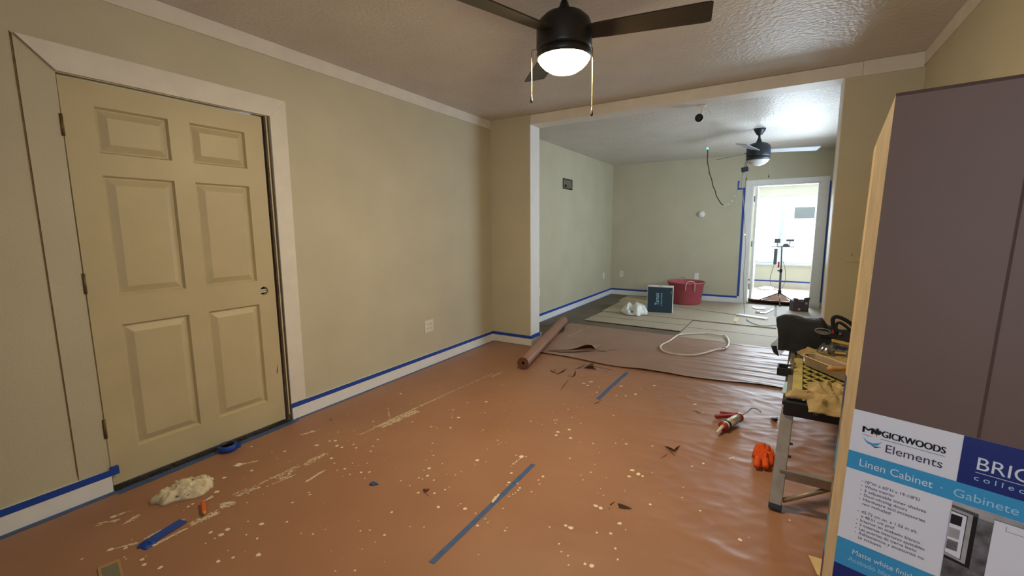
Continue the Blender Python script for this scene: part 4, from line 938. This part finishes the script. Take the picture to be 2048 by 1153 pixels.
# yellow grid panel lying on the platform, clamp on its edge
yg = thing('yellow_grid', 'yellow plastic lattice panel lying on the work platform', 'grid panel', P(0.35, 0.13, PZ))
MB().beam(P(0.11, 0.045, PZ + 0.006), P(0.80, 0.045, PZ + 0.006), 0.044, 0.010).build('edge_strip', 'yellow_plastic', yg, bevel=0.002)
MB().beam(P(0.11, 0.295, PZ + 0.006), P(0.80, 0.295, PZ + 0.006), 0.020, 0.010).build('edge_strip', 'yellow_plastic', yg, bevel=0.002)
for k in range(14):
    u0 = 0.12 + k * 0.048
    for s_ in range(6):
        a0 = 0.072 + s_ * 0.036
        up_ = (k + s_) % 2
        MB().beam(P(u0 + (0.0 if up_ else 0.042), a0, PZ + 0.005), P(u0 + (0.042 if up_ else 0.0), a0 + 0.036, PZ + 0.005), 0.009, 0.008).build('lattice_bar', 'yellow_plastic', yg)
MB().obox(P(0.45, 0.17, PZ - 0.004), pd * 0.34, ps * 0.115, u3 * 0.003).build('backing', 'black_plastic', yg)
cl = thing('spring_clamp', 'black square clamp with chrome screws on the platform edge', 'clamp', P(0.50, -0.02, PZ))
mb = MB()
for a_, b_ in (((0.46, -0.052), (0.56, -0.052)), ((0.46, 0.008), (0.56, 0.008)), ((0.463, -0.052), (0.463, 0.008)), ((0.557, -0.052), (0.557, 0.008))):
    mb.beam(P(a_[0], a_[1], PZ + 0.005), P(b_[0], b_[1], PZ + 0.005), 0.010, 0.045)
mb.build('frame', 'black_plastic', cl, bevel=0.002)
for k in (0.47, 0.55): MB().tube([P(k, -0.005, PZ + 0.03), P(k + 0.02, 0.028, PZ + 0.034)], 0.008, 8).build('screw', 'chrome', cl, True)
MB().tube([P(0.56, 0.0, PZ + 0.03), P(0.60, 0.01, PZ + 0.055)], 0.007, 8).build('lever', 'chrome', cl, True)
tag(MB().beam(P(0.33, 0.0, PZ - 0.01), P(0.27, -0.012, PZ - 0.055), 0.006, 0.022, up=ps).build('blue_ruler', 'print_pale'), 'pale blue plastic strip hanging off the platform edge', 'strip')
# rags
def drape(name, label, cat, mt, pts_uv, H, seed, hang=None, z0=PZ + 0.012, n=40, fold=8.0):
    # quad patch in platform coordinates with ridged folds; optional hanging front
    (a, b, c, d) = pts_uv; vs = []; fs = []
    for j in range(n + 1):
        for i in range(n + 1):
            s_, t = i / n, j / n
            p0_ = Vector(a).lerp(Vector(b), s_); p1_ = Vector(d).lerp(Vector(c), s_); q_ = p0_.lerp(p1_, t)
            jx = 0.018 * noise.noise(Vector((s_ * 3, t * 3, seed))); jy = 0.018 * noise.noise(Vector((s_ * 3 + 9, t * 3, seed)))
            nz = noise.noise(Vector((s_ * fold * 0.45 + t * 1.5, t * fold, seed + 2))); n2 = noise.noise(Vector((s_ * fold * 1.3, t * fold * 0.7 + s_ * 2, seed + 5)))
            e = min(1, 6 * min(s_, 1 - s_, t, 1 - t) + 0.12)
            n3 = noise.noise(Vector((s_ * fold * 2.2 + t * 4, t * fold * 2.6, seed + 9)))
            z = z0 + H * e * (0.30 + 0.60 * max(0, 1 - abs(nz) * 3.0) + 0.30 * n2 + 0.28 * (0.5 - abs(n3)) )
            u, w = q_[0] + jx, q_[1] + jy
            if hang and u < hang:                       # falls over the near end
                ov = hang - u; z = z0 + 0.004 - ov * 0.97 + 0.010 * n2; u = hang - 0.012 - 0.03 * abs(nz) - 0.012 * n2
            else: z = max(z, z0 - 0.002)
            p = P(u, w, 0); vs.append((p.x, p.y, z))
    for j in range(n):
        for i in range(n):
            k = j * (n + 1) + i; fs.append((k, k + 1, k + n + 2, k + n + 1))
    o = MB().add(vs, fs).build(name, mt, None, True)
    md = o.modifiers.new('solid', 'SOLIDIFY'); md.thickness = 0.003; md.offset = 1
    return tag(o, label, cat)
drape('canvas_rag', 'tan canvas rag bunched over the near end of the platform', 'rag', 'rag_tan', ((-0.14, 0.085), (-0.12, 0.335), (0.30, 0.335), (0.32, 0.095)), 0.050, 2.2, hang=0.0)
drape('canvas_rag', 'twisted tan rag lying along the platform end cap', 'rag', 'rag_tan', ((0.015, 0.0), (0.0, 0.27), (0.09, 0.30), (0.085, 0.0)), 0.035, 6.1, n=18, fold=9)
drape('canvas_rag', 'tan canvas cloth lying in front of the black tool bag', 'rag', 'rag_tan', ((0.70, 0.10), (0.56, 0.335), (0.90, 0.335), (0.945, 0.03)), 0.05, 4.9, fold=4.5)
# mud pan and putty knife
mp_ = thing('mud_pan', 'long metal mud pan lying across the platform', 'mud pan', P(0.5, 0.2, PZ))
pa_, pb2 = P(0.665, 0.085, PZ + 0.02), P(0.33, 0.335, PZ + 0.02)
dm = (pb2 - pa_).normalized(); sm = Vector((-dm.y, dm.x, 0)); Lm = (pb2 - pa_).length
def panprof(t):     # half width top, half width bottom along the length, round nose
    nose = math.sqrt(max(0, 1 - (1 - min(1, t / 0.16)) ** 2)); return 0.050 * nose + 0.002, 0.034 * nose + 0.001
vs = []; fs = []; NM = 20
for i in range(NM + 1):
    t = i / NM; wt, wb = panprof(t); c = pa_ + dm * (Lm * t)
    for (s_, z) in ((-wt, 0.062), (-wb, 0.004), (wb, 0.004), (wt, 0.062), (wt - 0.004, 0.062), (wb - 0.003, 0.008), (-wb + 0.003, 0.008), (-wt + 0.004, 0.062)):
        vs.append(c + sm * s_ + u3 * z)
for i in range(NM):
    for j in range(8): fs.append((i*8+j, i*8+(j+1) % 8, (i+1)*8+(j+1) % 8, (i+1)*8+j))
fs.append([NM*8+j for j in range(8)])
MB().add(vs, fs).build('trough', 'pan_metal', mp_, False)
rim = [pa_ + dm * (Lm * i / NM) - sm * panprof(i / NM)[0] + u3 * 0.062 for i in range(NM, -1, -1)] + [pa_ + dm * (Lm * i / NM) + sm * panprof(i / NM)[0] + u3 * 0.062 for i in range(1, NM + 1)]
MB().tube(rim, 0.0035, 6).build('rim', 'tan_card', mp_, True)
pk_ = thing('putty_knife', 'putty knife with a wooden handle resting across the mud pan', 'putty knife', P(0.5, 0.25, PZ + 0.08))
k0 = onplane(1656, 738, 2, PZ + 0.103); k1 = k0 + (onplane(1708, 739, 2, PZ + 0.100) - k0)
MB().tube([k0, k0.lerp(k1, 0.12), k0.lerp(k1, 0.6), k1], [0.010, 0.014, 0.0125, 0.011], 12).build('handle', 'wood_handle', pk_, True)
kd = (k1 - k0).normalized(); ks = Vector((-kd.y, kd.x, 0))
MB().prism([k1 - ks * 0.01, k1 + ks * 0.01, k1 + kd * 0.09 + ks * 0.03, k1 + kd * 0.09 - ks * 0.03], u3 * 0.0015).build('blade', 'chrome', pk_)
# tool bag
def bagpts():
    vs = []; fs = []; NU, NV = 34, 18
    for j in range(NV + 1):
        v = j / NV; ang = math.pi * v          # front bottom -> over top -> back bottom
        for i in range(NU + 1):
            u = i / NU; s_ = -0.075 + 0.44 * u
            prof_h = 0.215 - 0.055 * sstep(0.52, 0.62, u) + 0.010 * math.sin(u * 13) + 0.008 * noise.noise(Vector((u * 6, 0, 3)))
            endf = min(1, 7 * min(u, 1 - u) + 0.55)
            dpt = 0.115 * (0.75 + 0.25 * endf)
            ca, sa = math.cos(ang), math.sin(ang)
            yy = -dpt * (abs(ca) ** 0.55) * (1 if ca > 0 else -1)
            zz = prof_h * (sa ** 0.45) * (0.86 + 0.14 * endf)
            nz = 0.009 * noise.noise(Vector((u * 7, v * 6, 1.3))) + 0.005 * noise.noise(Vector((u * 17, v * 13, 4)))
            p = P(1.085 + yy + nz, s_ + 0.02 * (0.5 - u) * sa - 0.035 * sa * (1 - sstep(0, 0.2, u)), PZ + 0.004 + max(0, zz + nz)); vs.append(p)
    for j in range(NV):
        for i in range(NU):
            k = j * (NU + 1) + i; fs.append((k, k + 1, k + NU + 2, k + NU + 1))
    fs.append([j * (NU + 1) for j in range(NV + 1)]); fs.append([j * (NU + 1) + NU for j in range(NV + 1)][::-1])
    return vs, fs
tg = thing('tool_bag', 'black fabric tool bag with an oval grey logo on the platform', 'tool bag', P(1.08, 0.15, PZ))
vs, fs = bagpts(); MB().add(vs, fs).build('bag_body', 'bag_black', tg, True)
for off in (0.0,):
    lc_ = PY(1646, 663, (P(0.955, 0.2, 0)).y - 0.004)
    el = [lc_ + Vector((0.043 * math.cos(2*math.pi*t/28), 0.006 * math.cos(2*math.pi*t/28) - 0.004, 0.018 * math.sin(2*math.pi*t/28) - 0.004 * math.cos(2*math.pi*t/28))) for t in range(28)]
    MB().tube(el, 0.0022, 5, closed=True).build('logo_ring', 'logo_grey', tg, True)
    MB().tube(spline([lc_ + Vector((-0.034 + 0.0068 * k, -0.004, 0.005 * (-1) ** k - 0.0006 * k)) for k in range(11)], 4), 0.002, 5).build('logo_script', 'logo_grey', tg, True)
    MB().tube([lc_ + Vector((-0.022, -0.005, -0.011)), lc_ + Vector((0.03, -0.004, -0.014))], 0.0016, 5).build('logo_line', 'logo_grey', tg, True)
hp = [onplane(1667, 668, 1, 3.42), onplane(1666, 650, 1, 3.42), onplane(1666, 638, 1, 3.42), onplane(1674, 634, 1, 3.42), onplane(1688, 639, 1, 3.42), onplane(1704, 650, 1, 3.42), onplane(1712, 664, 1, 3.42)]
MB().tube(spline(hp, 5), 0.012, 10).build('carry_handle', 'bag_black', tg, True)
MB().tube(spline([onplane(1673, 668, 1, 3.41), onplane(1672, 652, 1, 3.41), onplane(1678, 646, 1, 3.41), onplane(1690, 652, 1, 3.41), onplane(1708, 668, 1, 3.41)], 5), 0.009, 10).build('carry_handle', 'bag_black', tg, True)
MB().obox(onplane(1666, 664, 1, 3.385), (0.004, 0, 0.001), (0, 0.002, 0), (-0.003, 0, 0.012)).build('red_tag', 'red_plastic', tg)
MB().obox(onplane(1680, 668, 1, 3.385), (0.006, 0, 0.001), (0, 0.002, 0), (-0.001, 0, 0.008)).build('buckle', 'print_grey', tg)
# plastic snack wrapper in front of the bag
sp = heap('clear_wrapper', 'clear plastic wrapper with yellow and navy packets in front of the tool bag', 'wrapper', 'clear_plastic', P(0.86, 0.235, PZ + 0.055), ps * 0.115, pd * 0.07, 0.075, 3.8, 4, 12, 40, 0.3, z0=0.0)
MB().obox(P(0.87, 0.26, PZ + 0.125), ps * 0.055 + u3 * -0.008, pd * 0.02, u3 * 0.007).build('yellow_packet', 'yellow_pack', sp, bevel=0.004)
MB().obox(P(0.83, 0.265, PZ + 0.098), ps * 0.042 + u3 * -0.008, pd * 0.012, u3 * 0.011).build('navy_packet', 'blue_pack', sp, bevel=0.004)
MB().obox(P(0.80, 0.25, PZ + 0.075), ps * 0.028, pd * 0.012, u3 * 0.005).build('yellow_packet', 'yellow_pack', sp, bevel=0.004)
# clear plastic bag hanging off the platform behind the tool bag
hbg = thing('hanging_plastic_bag', 'clear plastic bag with a black corner hanging off the platform', 'plastic bag', P(1.0, -0.07, PZ - 0.1))
hy = 3.74
hq = [onplane(px, py, 1, hy) for px, py in ((1566, 668), (1552, 683), (1541, 692), (1546, 706), (1560, 713), (1572, 700), (1572, 680))]
MB().prism(hq, (0.0, 0.05, 0.0)).build('bag_film', 'clear_plastic', hbg, bevel=0.008)
MB().prism([onplane(px, py, 1, hy - 0.004) for px, py in ((1542, 692), (1553, 692), (1558, 714), (1547, 706))], (0.0, 0.02, 0.0)).build('black_corner', 'black_plastic', hbg, bevel=0.002)
MB().prism([onplane(px, py, 1, hy - 0.004) for px, py in ((1556, 694), (1563, 693), (1561, 698), (1556, 698))], (0.0, 0.02, 0.0)).build('black_tab', 'black_plastic', hbg)
MB().prism([onplane(px, py, 1, hy) for px, py in ((1566, 664), (1576, 664), (1582, 672), (1572, 684), (1563, 672))], (0.0, 0.03, 0.0)).build('bag_neck', 'clear_plastic', hbg)

# ------------------------------------------------------------------ tall cabinet carton
CO = Vector((3.06052655, 1.2274118, 1.59959703))
CU = Vector((0.96990032, -0.24255162, -0.02149606)); CV = Vector((-0.02141279, 0.00297982, -0.99976628)); CN = Vector((0.24255899, 0.97013392, -0.00230358))
CWd, CDp, CHt = 0.492, 0.43, 1.5945
def K(u, v, n=0.0):
    p = CO + CU * u + CV * v + CN * n
    return p
ct = thing('cabinet_carton', 'tall brown linen cabinet carton with a blue and white printed label', 'carton', (3.3, 1.4, 0.004))
def gz(p): return Vector((p.x, p.y, max(p.z, 0.0125)))
HBt = CHt
fr = [K(0, 0), K(CWd, 0), gz(K(CWd, HBt)), gz(K(0, HBt))]
# front face skin with slight thickness, other faces
MB().prism(fr, CN * 0.004).build('front_face', 'carton_brown', ct)
ch1 = (-0.0235, 0.020); ch2 = (-0.030, 0.043)
fac = [K(0, 0, 0.0), gz(K(0, HBt, 0.0)), gz(K(ch1[0], HBt, ch1[1])), K(ch1[0], 0.62, ch1[1]), K(ch1[0], 0.085, ch1[1])]
MB().add(fac, [(0, 1, 2, 3, 4)]).build('crushed_corner', 'carton_edge', ct)
MB().add([K(ch1[0], 0.085, ch1[1]), K(ch1[0], 0.62, ch1[1]), K(ch2[0], 0.62, ch2[1]), K(ch2[0], 0.10, ch2[1])], [(0, 1, 2, 3)]).build('side_strip', 'carton_edge', ct)
zz = [0.62, 0.70, 0.78, 0.86, 0.98, 1.08, HBt]; mts = ['print_navy', 'print_grey', 'print_cyan', 'print_grey', 'print_cyan', 'print_navy']
mb = MB()
for a_, b_, i in zip(zz[:-1], zz[1:], range(6)):
    mb.add([gz(K(ch1[0], a_, ch1[1])), gz(K(ch1[0], b_, ch1[1])), gz(K(ch2[0], b_, ch2[1])), gz(K(ch2[0], a_, ch2[1]))], [(0, 1, 2, 3)], i)
mb.build('side_print', mts, ct)
bk0, bk1 = (0.0, CDp), (CWd, CDp)
body = [K(*(ch2[0], 0.10), ch2[1]), gz(K(ch2[0], HBt, ch2[1])), gz(K(-0.03, HBt, CDp)), K(-0.03, 0, CDp), K(CWd, 0, CDp), gz(K(CWd, HBt, CDp)), K(CWd, 0, 0), gz(K(CWd, HBt, 0)), K(0, 0, 0), gz(K(0, HBt, 0)), gz(K(ch1[0], HBt, ch1[1])), K(ch1[0], 0.085, ch1[1])]
MB().add(body, [(0, 1, 2, 3), (3, 2, 5, 4), (4, 5, 7, 6), (8, 0, 3), (8, 3, 4, 6), (1, 10, 9, 7, 5, 2), (8, 11, 0)]).build('box_body', 'carton_brown', ct)
# top lip (dark shadowed tape edge) and the vertical crease
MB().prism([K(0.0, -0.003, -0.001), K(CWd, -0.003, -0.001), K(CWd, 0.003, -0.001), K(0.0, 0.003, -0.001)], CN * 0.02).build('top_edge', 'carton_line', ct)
MB().prism([K(0.1955, 0.06, -0.0006), K(0.1995, 0.06, -0.0006), K(0.1985, 0.684, -0.0006), K(0.1935, 0.684, -0.0006)], CN * 0.0005).build('crease', 'carton_line', ct)
# printed label: flat print on the face
def pr(name, pts, mt, lay=1):
    return MB().add([gz(K(u, v, -0.0006 * lay)) for u, v in pts], [list(range(len(pts)))]).build(name, mt, ct)
def rc(u0, v0, u1, v1): return [(u0, v0), (u1, v0), (u1, v1), (u0, v1)]
pr('label_white', rc(-0.001, 0.685, CWd, 1.50), 'print_white', 1)
pr('label_navy', rc(0.1765, 0.685, CWd, 0.786), 'print_navy', 2)
pr('label_band', rc(-0.001, 0.785, CWd, 0.828), 'print_cyan', 3)
pr('label_band', rc(-0.001, 1.007, 0.1765, 1.076), 'print_cyan', 2)
pr('label_navy', rc(-0.001, 1.076, 0.1765, 1.30), 'print_navy', 2)
tx_ = lambda s, u, v, w, size, mt, lay=4, bold=0.0: text_mesh('label_text', s, size, mt, ct, K(u, v, -0.0006 * lay), CU, -CV, width=w, bold=bold)
for k_ in (0.0, 0.0007, 0.0014):
    tx_('M', 0.0185 + k_, 0.7335, 0.0185, 0.0205, 'print_black', 3)
    tx_('GICKWOODS', 0.0525 + k_, 0.7335, 0.1010, 0.0205, 'print_black', 3)
# maple leaf between M and G
lf = [(0, -1.0), (0.16, -0.62), (0.36, -0.78), (0.30, -0.25), (0.62, -0.52), (0.66, -0.30), (1.0, -0.32), (0.82, 0.02), (0.95, 0.14), (0.5, 0.42), (0.55, 0.62), (0.08, 0.55), (0.06, 1.0)]
lf = lf + [(-x, y) for x, y in reversed(lf[1:])]
pr('maple_leaf', [(0.0445 + x * 0.0088, 0.7255 + y * 0.0105) for x, y in lf], 'print_black', 3)
pr('rule_line', rc(0.019, 0.739, 0.036, 0.7398), 'print_text', 3); pr('rule_line', rc(0.052, 0.739, 0.1545, 0.7398), 'print_text', 3)
tx_('Elements', 0.0625, 0.7665, 0.0905, 0.0265, 'print_text', 3)
pr('swoosh', [(0.0205, 0.7455), (0.031, 0.7535), (0.0395, 0.7545), (0.050, 0.7505), (0.0555, 0.7455), (0.0475, 0.7575), (0.039, 0.7595), (0.030, 0.7575)], 'print_cyan', 3)
pr('swoosh', [(0.034, 0.7575), (0.044, 0.7605), (0.0555, 0.7575), (0.045, 0.7640)], 'print_navy', 3)
tx_('Linen Cabinet', 0.0215, 0.8155, 0.1225, 0.0245, 'print_text_white')
tx_('·  Gabinete para blancos', 0.1555, 0.8165, 0.24, 0.0245, 'print_pale')
tx_('BRIGHTON', 0.2005, 0.7475, 0.175, 0.0375, 'print_text_white', 3)
pr('rule_line', rc(0.1995, 0.7535, 0.40, 0.7545), 'print_text_white', 3)
tx_('c o l l e c t i o n', 0.1995, 0.7705, 0.115, 0.0155, 'print_pale', 3)
l1 = [('•', '18"W x 60"H x 19-1/8"D', 0.092), ('•', 'White interior', 0.052), ('•', '3 adjustable inner shelves', 0.104), ('•', 'Slow-closing doors', 0.075), ('•', 'Hardware and accessories', 0.105), ('', 'not included', 0.049)]
l2 = [('•', '45.72 cm an. x 1.52 m alt.', 0.096), ('', 'x 48.51 cm prof.', 0.060), ('•', 'Interior en acabado blanco', 0.102), ('•', '3 estantes interiores ajustables', 0.111), ('•', 'Las puertas de cierre lento', 0.099), ('•', 'Aditamentos y accesorios no', 0.112), ('', 'se incluyen', 0.042)]
for blk, v0 in ((l1, 0.8535), (l2, 0.928)):
    for i, (b_, s_, w_) in enumerate(blk):
        v = v0 + i * 0.0108
        if b_: pr('bullet', [(0.0305 + 0.0011 * math.cos(k), v - 0.0026 + 0.0011 * math.sin(k)) for k in (0, 1.05, 2.1, 3.14, 4.19, 5.24)], 'print_text', 3)
        tx_(s_, 0.0365, v, w_, 0.0098, 'print_text', 3)
tx_('Matte white finish', 0.0305, 1.0365, 0.108, 0.0175, 'print_text_white')
tx_('Acabado blanco mate', 0.0245, 1.0565, 0.125, 0.0160, 'print_pale')
# label photograph: stone wall, dark framed picture with three prints, white cabinet
pr('label_photo', rc(0.1765, 0.829, CWd, 1.50), 'print_stone', 2)
pr('photo_shadow', rc(0.1765, 0.848, 0.262, 1.50), 'print_grey', 3)
pr('photo_wall', rc(0.1765, 0.829, 0.262, 0.846), 'print_stone', 4)
pr('photo_frame', [(0.1765, 0.836), (0.2145, 0.839), (0.2145, 0.962), (0.1765, 0.957)], 'print_black', 4)
pr('photo_mat', [(0.1765, 0.842), (0.2075, 0.845), (0.2075, 0.955), (0.1765, 0.950)], 'print_stone', 5)
pr('photo_mat', [(0.1765, 0.848), (0.2005, 0.850), (0.2005, 0.949), (0.1765, 0.944)], 'print_black', 6)
pr('photo_mat', [(0.1765, 0.8495), (0.1992, 0.8515), (0.1992, 0.9475), (0.1765, 0.9425)], 'print_white', 7)
for v, mt in ((0.855, 'print_black'), (0.885, 'print_stone'), (0.912, 'print_grey')):
    pr('photo_print', rc(0.1772, v, 0.1935, v + 0.0215), mt, 8)
pr('photo_cabinet', rc(0.236, 0.838, CWd, 1.50), 'print_white', 5)
pr('photo_cabinet_line', rc(0.236, 0.838, CWd, 0.8395), 'print_grey', 6)
pr('photo_cabinet_line', rc(0.252, 0.8545, CWd, 0.8553), 'print_grey', 6)
pr('photo_cabinet_line', rc(0.252, 0.846, 0.2527, 0.8553), 'print_grey', 6)

# ------------------------------------------------------------------ paint drops on the paper
R = random.Random(11)
Z2 = [(433,110,8),(923,157,9),(816,162,6),(734,203,6),(764,247,10),(728,247,5),(916,219,5),(1028,205,3),(1015,62,5),(608,300,7),(642,308,4),(500,272,5),(719,305,8),(905,319,5),(1178,268,6),(1313,262,5),(1327,262,5),(1318,280,4),(1398,316,9),(1405,364,11),(1333,330,8),(1322,349,8),(178,420,9),(163,400,7),(275,411,6),(302,373,7),(262,439,7),(165,323,4),(277,270,6),(25,381,6),(60,379,8),(68,409,9),(36,480,9),(54,507,5),(157,508,5),(241,508,4),(70,548,5),(112,540,6),(143,572,6),(208,560,9),(255,558,8),(228,594,4),(620,464,6),(615,393,5),(612,439,4),(580,491,4),(871,492,12),(858,513,4),(671,511,4),(596,538,11),(566,549,5),(587,580,10),(537,592,6),(558,599,5),(623,605,6),(1126,470,15),(1095,463,6),(1151,471,6),(1067,565,8),(988,377,6),(930,427,4),(1008,388,3),(996,400,4),(1052,618,9),(1040,633,5),(1101,625,6),(1115,650,7),(1106,664,7),(1090,679,6),(1075,687,6),(1055,699,6),(1183,674,5),(1247,586,9),(1222,606,6),(1229,629,6),(1400,482,5),(433,608,5),(485,637,5),(534,678,9),(688,660,6),(627,680,8),(649,760,11),(803,769,12),(776,741,5),(862,795,5),(382,789,8),(203,897,6),(256,893,6),(340,921,9),(288,962,4),(213,1001,4),(567,875,4),(873,866,9),(917,827,6),(932,849,5),(1030,896,7),(1042,878,4),(172,1124,7),(1406,882,15),(1378,867,10),(1353,1018,6),(1391,1040,6),(1394,1092,6),(879,1034,3),(1340,972,7)]
Z3 = [(110,316,10),(118,364,11),(45,330,10),(36,347,8),(247,395,7),(437,397,10),(376,394,5),(113,482,6),(256,517,5),(234,561,7),(472,551,15),(505,572,12),(530,582,9),(452,585,11),(190,604,5),(177,577,4),(763,649,6),(812,525,8),(877,508,9),(1030,483,9),(1046,478,8),(262,755,13),(290,767,13),(399,854,12),(574,747,9),(757,706,6),(859,785,6),(120,881,15),(90,868,10),(267,911,8),(348,915,12),(375,999,8),(239,1097,17),(200,1085,10),(387,1062,7),(103,1039,5),(106,1091,5),(1088,948,12),(1138,935,5),(1372,835,6),(65,1017,6),(268,102,6),(280,72,5),(193,52,9),(216,64,8),(235,42,10),(408,68,9),(380,120,6),(433,122,6),(490,112,10),(598,65,9),(586,408,7),(175,283,5),(364,236,5),(125,247,5),(38,262,5),(30,280,5),(104,200,5),(830,170,10),(306,692,4),(290,653,4),(322,592,4),(585,563,5)]
Z1 = [(1365,517,22),(1205,905,11),(1268,918,17),(1303,888,14),(1230,940,6),(1497,857,14),(1481,648,8),(1775,688,8),(1768,676,6),(1410,919,6),(1472,941,7),(1791,915,7),(1675,734,7),(1813,405,11),(1630,440,10),(1888,380,7),(1920,380,8),(1930,408,10),(1958,417,9),(1898,480,9),(1914,508,6),(1975,540,8),(1642,845,7),(1420,842,5),(1725,912,5),(717,996,12),(632,1003,16),(815,1060,11),(826,1090,14),(917,1108,14),(469,1057,8),(711,1046,6),(650,814,14),(1077,757,9),(1103,741,8),(1240,672,15),(1440,412,7),(1250,1072,12),(1307,1010,5),(1178,969,6),(1480,1035,14),(1335,1050,10),(1285,590,12),(1440,550,9)]
S = 0.3494
drops = [(650 + x * S, 750 + y * S, r * S) for x, y, r in Z2] + [(1100 + x * S, 750 + y * S, r * S) for x, y, r in Z3] + [(x * S, 750 + y * S, r * S) for x, y, r in Z1]
PB_ = [MB(), MB()]
def finish(name, mt):
    for b_, par in zip(PB_, (paper, paper2)):
        if b_.v: b_.build(name, mt, par, True)['kind'] = 'stuff'
    PB_[0], PB_[1] = MB(), MB()
def blob(p, r, asp=1.0, ang=0.0):
    n = 9; vs = [Vector((p.x, p.y, 0))]
    for k in range(n):
        t = 2 * math.pi * k / n; rr = r * R.uniform(0.82, 1.15); x_, y_ = rr * math.cos(t) * asp, rr * math.sin(t)
        vs.append(Vector((p.x + x_ * math.cos(ang) - y_ * math.sin(ang), p.y + x_ * math.sin(ang) + y_ * math.cos(ang), 0)))
    for v in vs: v.z = (h_mid2(v.x, v.y) if (v.y > seam_y(v.x) and v.x > XLm) else h_near(v.x, v.y)) + 0.0012
    vs[0].z += min(0.002, r * 0.15)
    PB_[1 if (p.y > seam_y(p.x) and p.x > XLm) else 0].add(vs, [(0, k + 1, (k + 1) % n + 1) for k in range(n)])
for (px, py, r) in drops:
    p = FL(px, py, 0.004); dep = (p - CAM).dot(FW); blob(p, max(0.0028, r * dep / FPX * 0.92), R.uniform(0.9, 1.3), R.uniform(0, 3))
for i in range(420):
    x = R.uniform(0.15, 2.7); y = R.uniform(0.5, 4.6)
    if R.random() > math.exp(-((x - 1.1) / 0.9) ** 2) + 0.12: continue
    blob(Vector((x, y, 0)), R.uniform(0.0012, 0.0036), R.uniform(0.9, 1.5), R.uniform(0, 3))
finish('paint_drops', 'paint_drop')
# dried roller smears: many thin slivers along the bands
def smear(px0, py0, px1, py1, w, n, lo=0.006, hi=0.03, thin=0.0022):
    a, b = FL(px0, py0, 0.004), FL(px1, py1, 0.004); d = b - a; d.z = 0; L = d.length; d.normalize(); nn = Vector((-d.y, d.x, 0)); an = math.atan2(d.y, d.x)
    for i in range(n):
        t = R.random(); p = a + d * (L * t) + nn * (R.uniform(-0.5, 0.5) * w)
        blob(p, R.uniform(0.4, 1.6) * thin, R.uniform(lo, hi) / thin * 0.5, an + R.gauss(0, 0.5))
k3 = lambda x, y: (x * S, 750 + y * S)
smear(*k3(870, 985), *k3(1060, 885), 0.012, 60); smear(*k3(830, 940), *k3(1050, 830), 0.004, 40)
smear(*k3(1090, 860), *k3(1250, 785), 0.036, 95, 0.006, 0.02); smear(*k3(1265, 755), *k3(1345, 730), 0.05, 90, 0.006, 0.02)
smear(*k3(1335, 695), *k3(1480, 640), 0.045, 60, 0.006, 0.02); smear(*k3(1480, 630), *k3(1700, 525), 0.003, 50); smear(*k3(1530, 640), *k3(1700, 570), 0.003, 24)
smear(*k3(1590, 600), *k3(1720, 520), 0.05, 60, 0.006, 0.02); smear(*k3(1740, 520), *k3(1870, 450), 0.04, 80, 0.006, 0.02)
smear(*k3(1755, 612), *k3(1850, 552), 0.006, 60, 0.01, 0.03, 0.003); smear(*k3(1335, 525), *k3(1470, 495), 0.008, 40)
smear(*k3(1175, 722), *k3(1220, 695), 0.015, 40, 0.004, 0.014); smear(*k3(560, 860), *k3(690, 830), 0.02, 24); smear(*k3(720, 850), *k3(800, 800), 0.01, 20)
smear(*k3(640, 815), *k3(780, 770), 0.01, 14); smear(*k3(620, 1005), *k3(790, 965), 0.01, 26); smear(*k3(1725, 345), *k3(1795, 325), 0.016, 30)
k2 = lambda x, y: (650 + x * S, 750 + y * S)
smear(*k2(290, 300), *k2(525, 190), 0.004, 90, 0.01, 0.03); smear(*k2(318, 300), *k2(528, 208), 0.055, 360, 0.006, 0.022, 0.0020); smear(*k2(180, 355), *k2(300, 300), 0.004, 24)
smear(*k2(525, 190), *k2(680, 120), 0.004, 60, 0.012, 0.03); smear(*k2(680, 118), *k2(960, -5), 0.004, 70, 0.012, 0.03, 0.0016); smear(*k2(960, 10), *k2(1010, -12), 0.004, 20)
smear(*k2(960, 728), *k2(998, 688), 0.006, 40, 0.01, 0.02, 0.004); smear(*k2(1065, 525), *k2(1125, 475), 0.002, 16); smear(*k2(360, 185), *k2(368, 245), 0.003, 12)
smear(1135, 675, 1182, 654, 0.03, 60, 0.004, 0.02); smear(1150, 668, 1165, 658, 0.03, 40, 0.004, 0.014)
finish('paint_smears', 'paint_smear')
